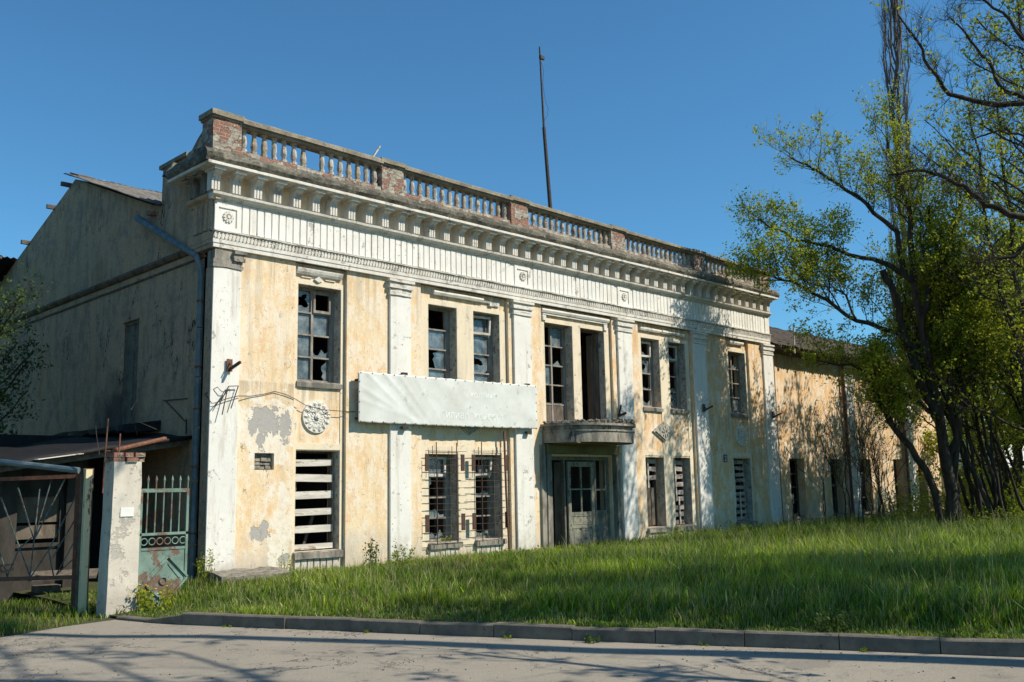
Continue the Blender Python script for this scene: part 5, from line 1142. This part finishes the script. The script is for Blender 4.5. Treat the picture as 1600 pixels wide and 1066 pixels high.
# ================================================================== FAR THINGS
fb = thing('far_building', 'small pale building glimpsed between the tree stems at far right', 'building', (66, 8, 0))
k = MB(); wall_grid(k, 62, 69, 6, 6.4, 0, 4.6, [(63, 64.2, 1, 2.6), (66, 67.2, 1, 2.6)]); k.box(62, 6.4, 0, 62.4, 14, 4.6); k.build('wall', M['white'], fb)
k = MB(); k.prism([(5.6, 4.6), (10.4, 6.4), (15, 4.6)], 'x', 61.7, 69.3); k.build('roof', M['roof'], fb)
cf = thing('concrete_fence', 'grey concrete panel fence behind the thicket at the right edge', 'fence', (41, 3, 0))
for i in range(6):
    x, y = 39.6+i*.9, 4.0-i*1.6; k = MB(); k.obox((x+.45, y-.8, 1.1), (.40, -.71, 0), (.04, .023, 0), (0, 0, 1.1)); k.build('panel', M['stain'], cf)
    k = MB(); k.box(x-.08, y-.08, 0, x+.08, y+.08, 2.35); k.build('post', M['stain'], cf)

# ================================================================== GRASS AND WEEDS
R = np.random.default_rng(4)
def lz(x, y): return np.array([lawn_z(a, b) for a, b in zip(x, y)])
def blades(n, sampler, hfun, wid, cols, seed, zf=lz, lean=.35):
    r = np.random.default_rng(seed); x, y = sampler(r, n); n = len(x); z = zf(x, y)
    h = hfun(x, y, r)*r.uniform(.45, 1.15, n); th = r.uniform(0, 2*math.pi, n); ph = r.uniform(0, 2*math.pi, n); ln = h*r.uniform(.05, lean*1.6, n)
    e = np.stack([np.cos(th), np.sin(th), np.zeros(n)], 1)*(wid(x, y)*r.uniform(.6, 1.3, n))[:, None]; l = np.stack([np.cos(ph), np.sin(ph), np.zeros(n)], 1)*ln[:, None]
    b = np.stack([x, y, z-.02], 1); up = np.array([0, 0, 1.0])
    v = np.stack([b-e, b+e, b+l*.35+up*(h*.6)[:, None]+e*.75, b+l*.35+up*(h*.6)[:, None]-e*.75, b+l+up*h[:, None]], 1).reshape(-1, 3)
    i = np.arange(n)[:, None]*5; q = i+np.array([[0, 1, 2, 3]]); t = i+np.array([[3, 2, 4]])
    c = cols(x, y, r, n); tip = np.clip(c*1.5+.015, 0, 1); C_ = np.stack([c*.6, c*.6, c, c, tip], 1).reshape(-1, 3)  # shaded roots and sunlit tips are put into the blade colour
    return v, q, t, C_
kxv = np.vectorize(kx)
def samp_lawn(y0, y1, x1, far):
    def f(r, n):
        y = r.uniform(y0, y1, n); u = r.uniform(0, 1, n); k0 = kxv(y)+.16
        x = k0+(x1-k0)*(u**1.0)
        d = (x+9.25)*.7+(y+17.7)*.7; keep = r.uniform(0, 1, n) < np.clip((13/np.maximum(d, 9))**1.0, .25, 1) if far else np.ones(n, bool)
        rt = (x+9.25)*.7083-(y+17.73)*.7057; inview = (rt/np.maximum(d, 1) < .72) & (rt/np.maximum(d, 1) > -.62)
        blocked = (x > -.15) & (y > -.14); slab = (x > -.2) & (x < 1.2) & (y > -1.0) & (y < -.3)
        keep &= r.uniform(0, 1, n) > .75*bare(x, y); m = keep & inview & ~blocked & ~slab; return x[m], y[m]
    return f
def nz2(x, y, s=1.0, o=0): return np.array([mnoise.noise((a*s+o, b*s, o)) for a, b in zip(x, y)])
def h_lawn(x, y, r):
    g = np.clip((x+y*0-1.0)/6, 0, 1); front = np.clip((-y-.2)/1.2, 0, 1)
    near = np.clip((x-kxv(y)-.1)/1.5, .35, 1)
    g2 = np.clip((x-9)/7, 0, 1); g2 = g2*g2*(3-2*g2); cap = np.where(y > -3, .15+.19*g2, .34+.06*g2)+.17*np.exp(-((x-4.6)/2.4)**2-((y+1.8)/1.2)**2)
    return np.minimum(cap, (.17+.19*g)*(.65+1.1*np.clip(nz2(x, y, .45, 3)+.35, 0, 1))*near*(.8+.2*front)*(.7+.9*np.clip(nz2(x, y, 2.1, 6)+.35, 0, 1)))
def bare(x, y): return np.clip((nz2(x, y, .8, 12)-.30)*5, 0, 1)
def c_lawn(x, y, r, n):
    a = np.array([.055, .115, .008]); b = np.array([.22, .29, .018]); st = np.array([.30, .26, .13]); red = np.array([.20, .14, .08])
    t = np.clip(nz2(x, y, .5, 8)*.9+.5+r.normal(0, .2, n), 0, 1)[:, None]; c = a*(1-t)+b*t
    dry = np.clip(.05+.25*np.clip(nz2(x, y, .6, 17)-.1, 0, 1)+.30*np.exp(-((x-3.9)/1.8)**2-((y+2.0)/1.6)**2)+.12*(x < 2), 0, .5)
    m = r.uniform(0, 1, n) < dry; c[m] = st*r.uniform(.6, 1.1, (m.sum(), 1)); m = r.uniform(0, 1, n) < .02+.2*np.exp(-((x-4.2)/1.2)**2-((y+2.2)/1.0)**2); c[m] = red
    return c*np.exp(r.normal(0, .38, (n, 1)))
wid = lambda x, y: .0035+.00016*np.clip((x+9.25)*.7+(y+17.7)*.7, 8, 60)
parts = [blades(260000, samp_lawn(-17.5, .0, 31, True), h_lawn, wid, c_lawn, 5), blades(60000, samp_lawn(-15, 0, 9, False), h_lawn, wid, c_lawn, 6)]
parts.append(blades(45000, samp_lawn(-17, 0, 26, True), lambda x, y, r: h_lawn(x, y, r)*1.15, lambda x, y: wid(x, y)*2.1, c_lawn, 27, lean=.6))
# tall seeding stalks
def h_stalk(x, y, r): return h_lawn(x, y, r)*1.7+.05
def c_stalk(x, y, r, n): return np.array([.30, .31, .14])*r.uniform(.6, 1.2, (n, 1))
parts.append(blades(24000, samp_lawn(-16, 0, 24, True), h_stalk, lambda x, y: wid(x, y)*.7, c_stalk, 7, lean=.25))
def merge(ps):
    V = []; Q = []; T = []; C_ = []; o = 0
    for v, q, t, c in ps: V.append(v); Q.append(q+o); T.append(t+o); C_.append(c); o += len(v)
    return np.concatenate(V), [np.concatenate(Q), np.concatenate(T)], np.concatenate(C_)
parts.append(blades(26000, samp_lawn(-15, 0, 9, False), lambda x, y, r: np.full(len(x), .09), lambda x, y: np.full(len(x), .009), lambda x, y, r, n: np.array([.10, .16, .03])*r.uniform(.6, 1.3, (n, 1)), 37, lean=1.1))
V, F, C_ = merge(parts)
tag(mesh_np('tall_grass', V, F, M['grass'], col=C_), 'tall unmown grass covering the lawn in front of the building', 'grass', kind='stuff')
def samp_left(r, n):
    x = r.uniform(-7.5, -1.6, n); y = r.uniform(-5.5, .5, n); m = (y > (x+4.86)*.49-3.82) & ~((x > -3.12) & (x < -2.6) & (y > -2.88) & (y < -2.5)) & ~((x > -3.1) & (y < -3.05)); return x[m], y[m]
flat = lambda x, y: np.full(len(x), -.15)
pts_ = [blades(16000, samp_left, lambda x, y, r: .10+.10*np.clip(nz2(x, y, 1.2, 5)+.5, 0, 1), lambda x, y: np.full(len(x), .005), c_lawn, 15, zf=flat)]
def samp_strip(r, n):
    y = r.uniform(-4.7, -3.0, n); x = kxv(y)+.16+r.uniform(0, 1.6, n); return x, y
V, F, C_ = merge(pts_); tag(mesh_np('verge_grass', V, F, M['grass'], col=C_), 'short weedy grass at the foot of the left gate', 'grass', kind='stuff')
def weed(name, label, cat, c, h_, n, seed, leaf, mat='leafB', flowers=0, sp=.16, group=None):
    rs = random.Random(seed); T_ = thing(name, label, cat, c, group); k = MB(); cl = []
    for i in range(n):
        a = rs.uniform(0, 6.28); rr = sp*math.sqrt(rs.random()); b = Vector(c)+Vector((rr*math.cos(a), rr*math.sin(a), -.03)); t = b+Vector((math.cos(a)*sp*.5*rs.random(), math.sin(a)*sp*.5*rs.random(), h_*rs.uniform(.6, 1.1)))
        k.tube([b, b.lerp(t, .5)+rvec(rs)*.02, t], [.005, .004, .002], 4, cap=False)
        for j in range(7): cl.append(tuple(b.lerp(t, .15+.85*j/6)))
    k.build('stem', M['leafB'], T_); leaves_mesh('foliage', cl, M[mat], T_, c, leaf, 4, leaf*.5, seed)
    if flowers:
        k = MB()
        for i in range(flowers):
            p = Vector(c)+Vector((rs.gauss(0, sp*.8), rs.gauss(0, sp*.8), h_*rs.uniform(.6, 1.15)))
            k.lathe([(0, .006), (.006, .022), (.012, .006)], p, 7)
        k.build('flower', M['flower'], T_)
weed('flowering_weed', 'bushy weed with small yellow flowers at the foot of the teal gate', 'plant', (-2.45, -3.05, -.08), .34, 16, 3, .06, 'leafA', 16, .22)
weed('weed', 'yellowish leafy weed growing at the corner beside the downpipe', 'plant', (-.35, -.6, 0), .62, 9, 5, .05, 'leafA', 0, .16)
weed('weed', 'small weed growing on the broken slab', 'plant', (1.35, -.55, 0), .55, 8, 6, .035, 'leafA', 0, .2)
weed('weed', 'dark leafy weed at the wall left of the second pilaster', 'plant', (3.45, -.75, 0), .62, 9, 7, .06, 'leafC', 0, .2)
weed('weed', 'leafy weed in the grass below the banner', 'plant', (4.1, -1.0, 0), .55, 10, 9, .06, 'leafB', 0, .22)
weed('weed', 'yellow flowering weed on the sill behind the left grille', 'plant', (6.2, .05, .44), .10, 5, 8, .03, 'leafA', 6, .12)
weed('weed', 'small weed growing at the foot of the kerb', 'plant', (-.45, -10.2, -.13), .10, 7, 10, .03, 'leafC', 0, .08)
for i in range(7):
    s_ = 2.2+i*2.1+.4*math.sin(i*3); a, d = kerb_pt(s_); weed('kerb_weed', ['tiny weed tuft nearest the gate along the kerb foot', 'second weed tuft along the kerb foot from the gate', 'third weed tuft along the kerb foot from the gate', 'weed tuft at the middle of the kerb foot', 'third weed tuft along the kerb foot from the right edge', 'second weed tuft along the kerb foot from the right edge', 'weed tuft along the kerb foot nearest the right edge'][i], 'plant', (a.x-.03, a.y, -.13), .05, 5, 200+i, .022, 'leafB', 0, .05, 'weed tufts along the kerb foot')
weed('weed', 'low prickly weed beside the kerb at the right', 'plant', (1.15, -12.4, .02), .22, 16, 12, .05, 'leafC', 0, .26)
rs = random.Random(77); cl = []
for i in range(150):
    x = 3+rs.random()*26; y = -.5-rs.random()**1.5*5.5
    if x > 20: y -= 1.2
    if x < 7 and rs.random() < .6: continue
    hh = rs.uniform(.15, .38)*(1 if x > 14 else .4); sp_ = rs.uniform(.12, .35)
    for j in range(26): cl.append((x+rs.gauss(0, sp_), y+rs.gauss(0, sp_), lawn_z(x, y)+hh*rs.uniform(.2, 1.1)))
for i in range(70):
    x = 22.5+rs.random()*17; y = -8.5+rs.random()*6-.0*x; hh = rs.uniform(.4, 1.3)
    for j in range(60): cl.append((x+rs.gauss(0, .5), y+rs.gauss(0, .5), hh*rs.uniform(.1, 1.1)))
cl2 = []
for i in range(60):
    x = 26+rs.random()*16; y = -6.5+rs.random()*5; hh = rs.uniform(.8, 2.2)
    for j in range(70): cl2.append((x+rs.gauss(0, .6), y+rs.gauss(0, .6), hh*rs.uniform(.1, 1.1)))
leaves_mesh("brushwood", cl2, M["leafA"], None, (0, 0, 0), .12, 4, .06, 15); tag(bpy.data.objects["brushwood"], "bright green brushwood between the tree stems at the right", "brushwood", kind="stuff")
leaves_mesh('leafy_undergrowth', cl, M['leafB'], None, (0, 0, 0), .075, 4, .04, 5)
tag(bpy.data.objects['leafy_undergrowth'], 'knee high leafy undergrowth in the grass along the facade', 'undergrowth', kind='stuff')
for o in list(S.objects):
    if '_o' in o: del o['_o']
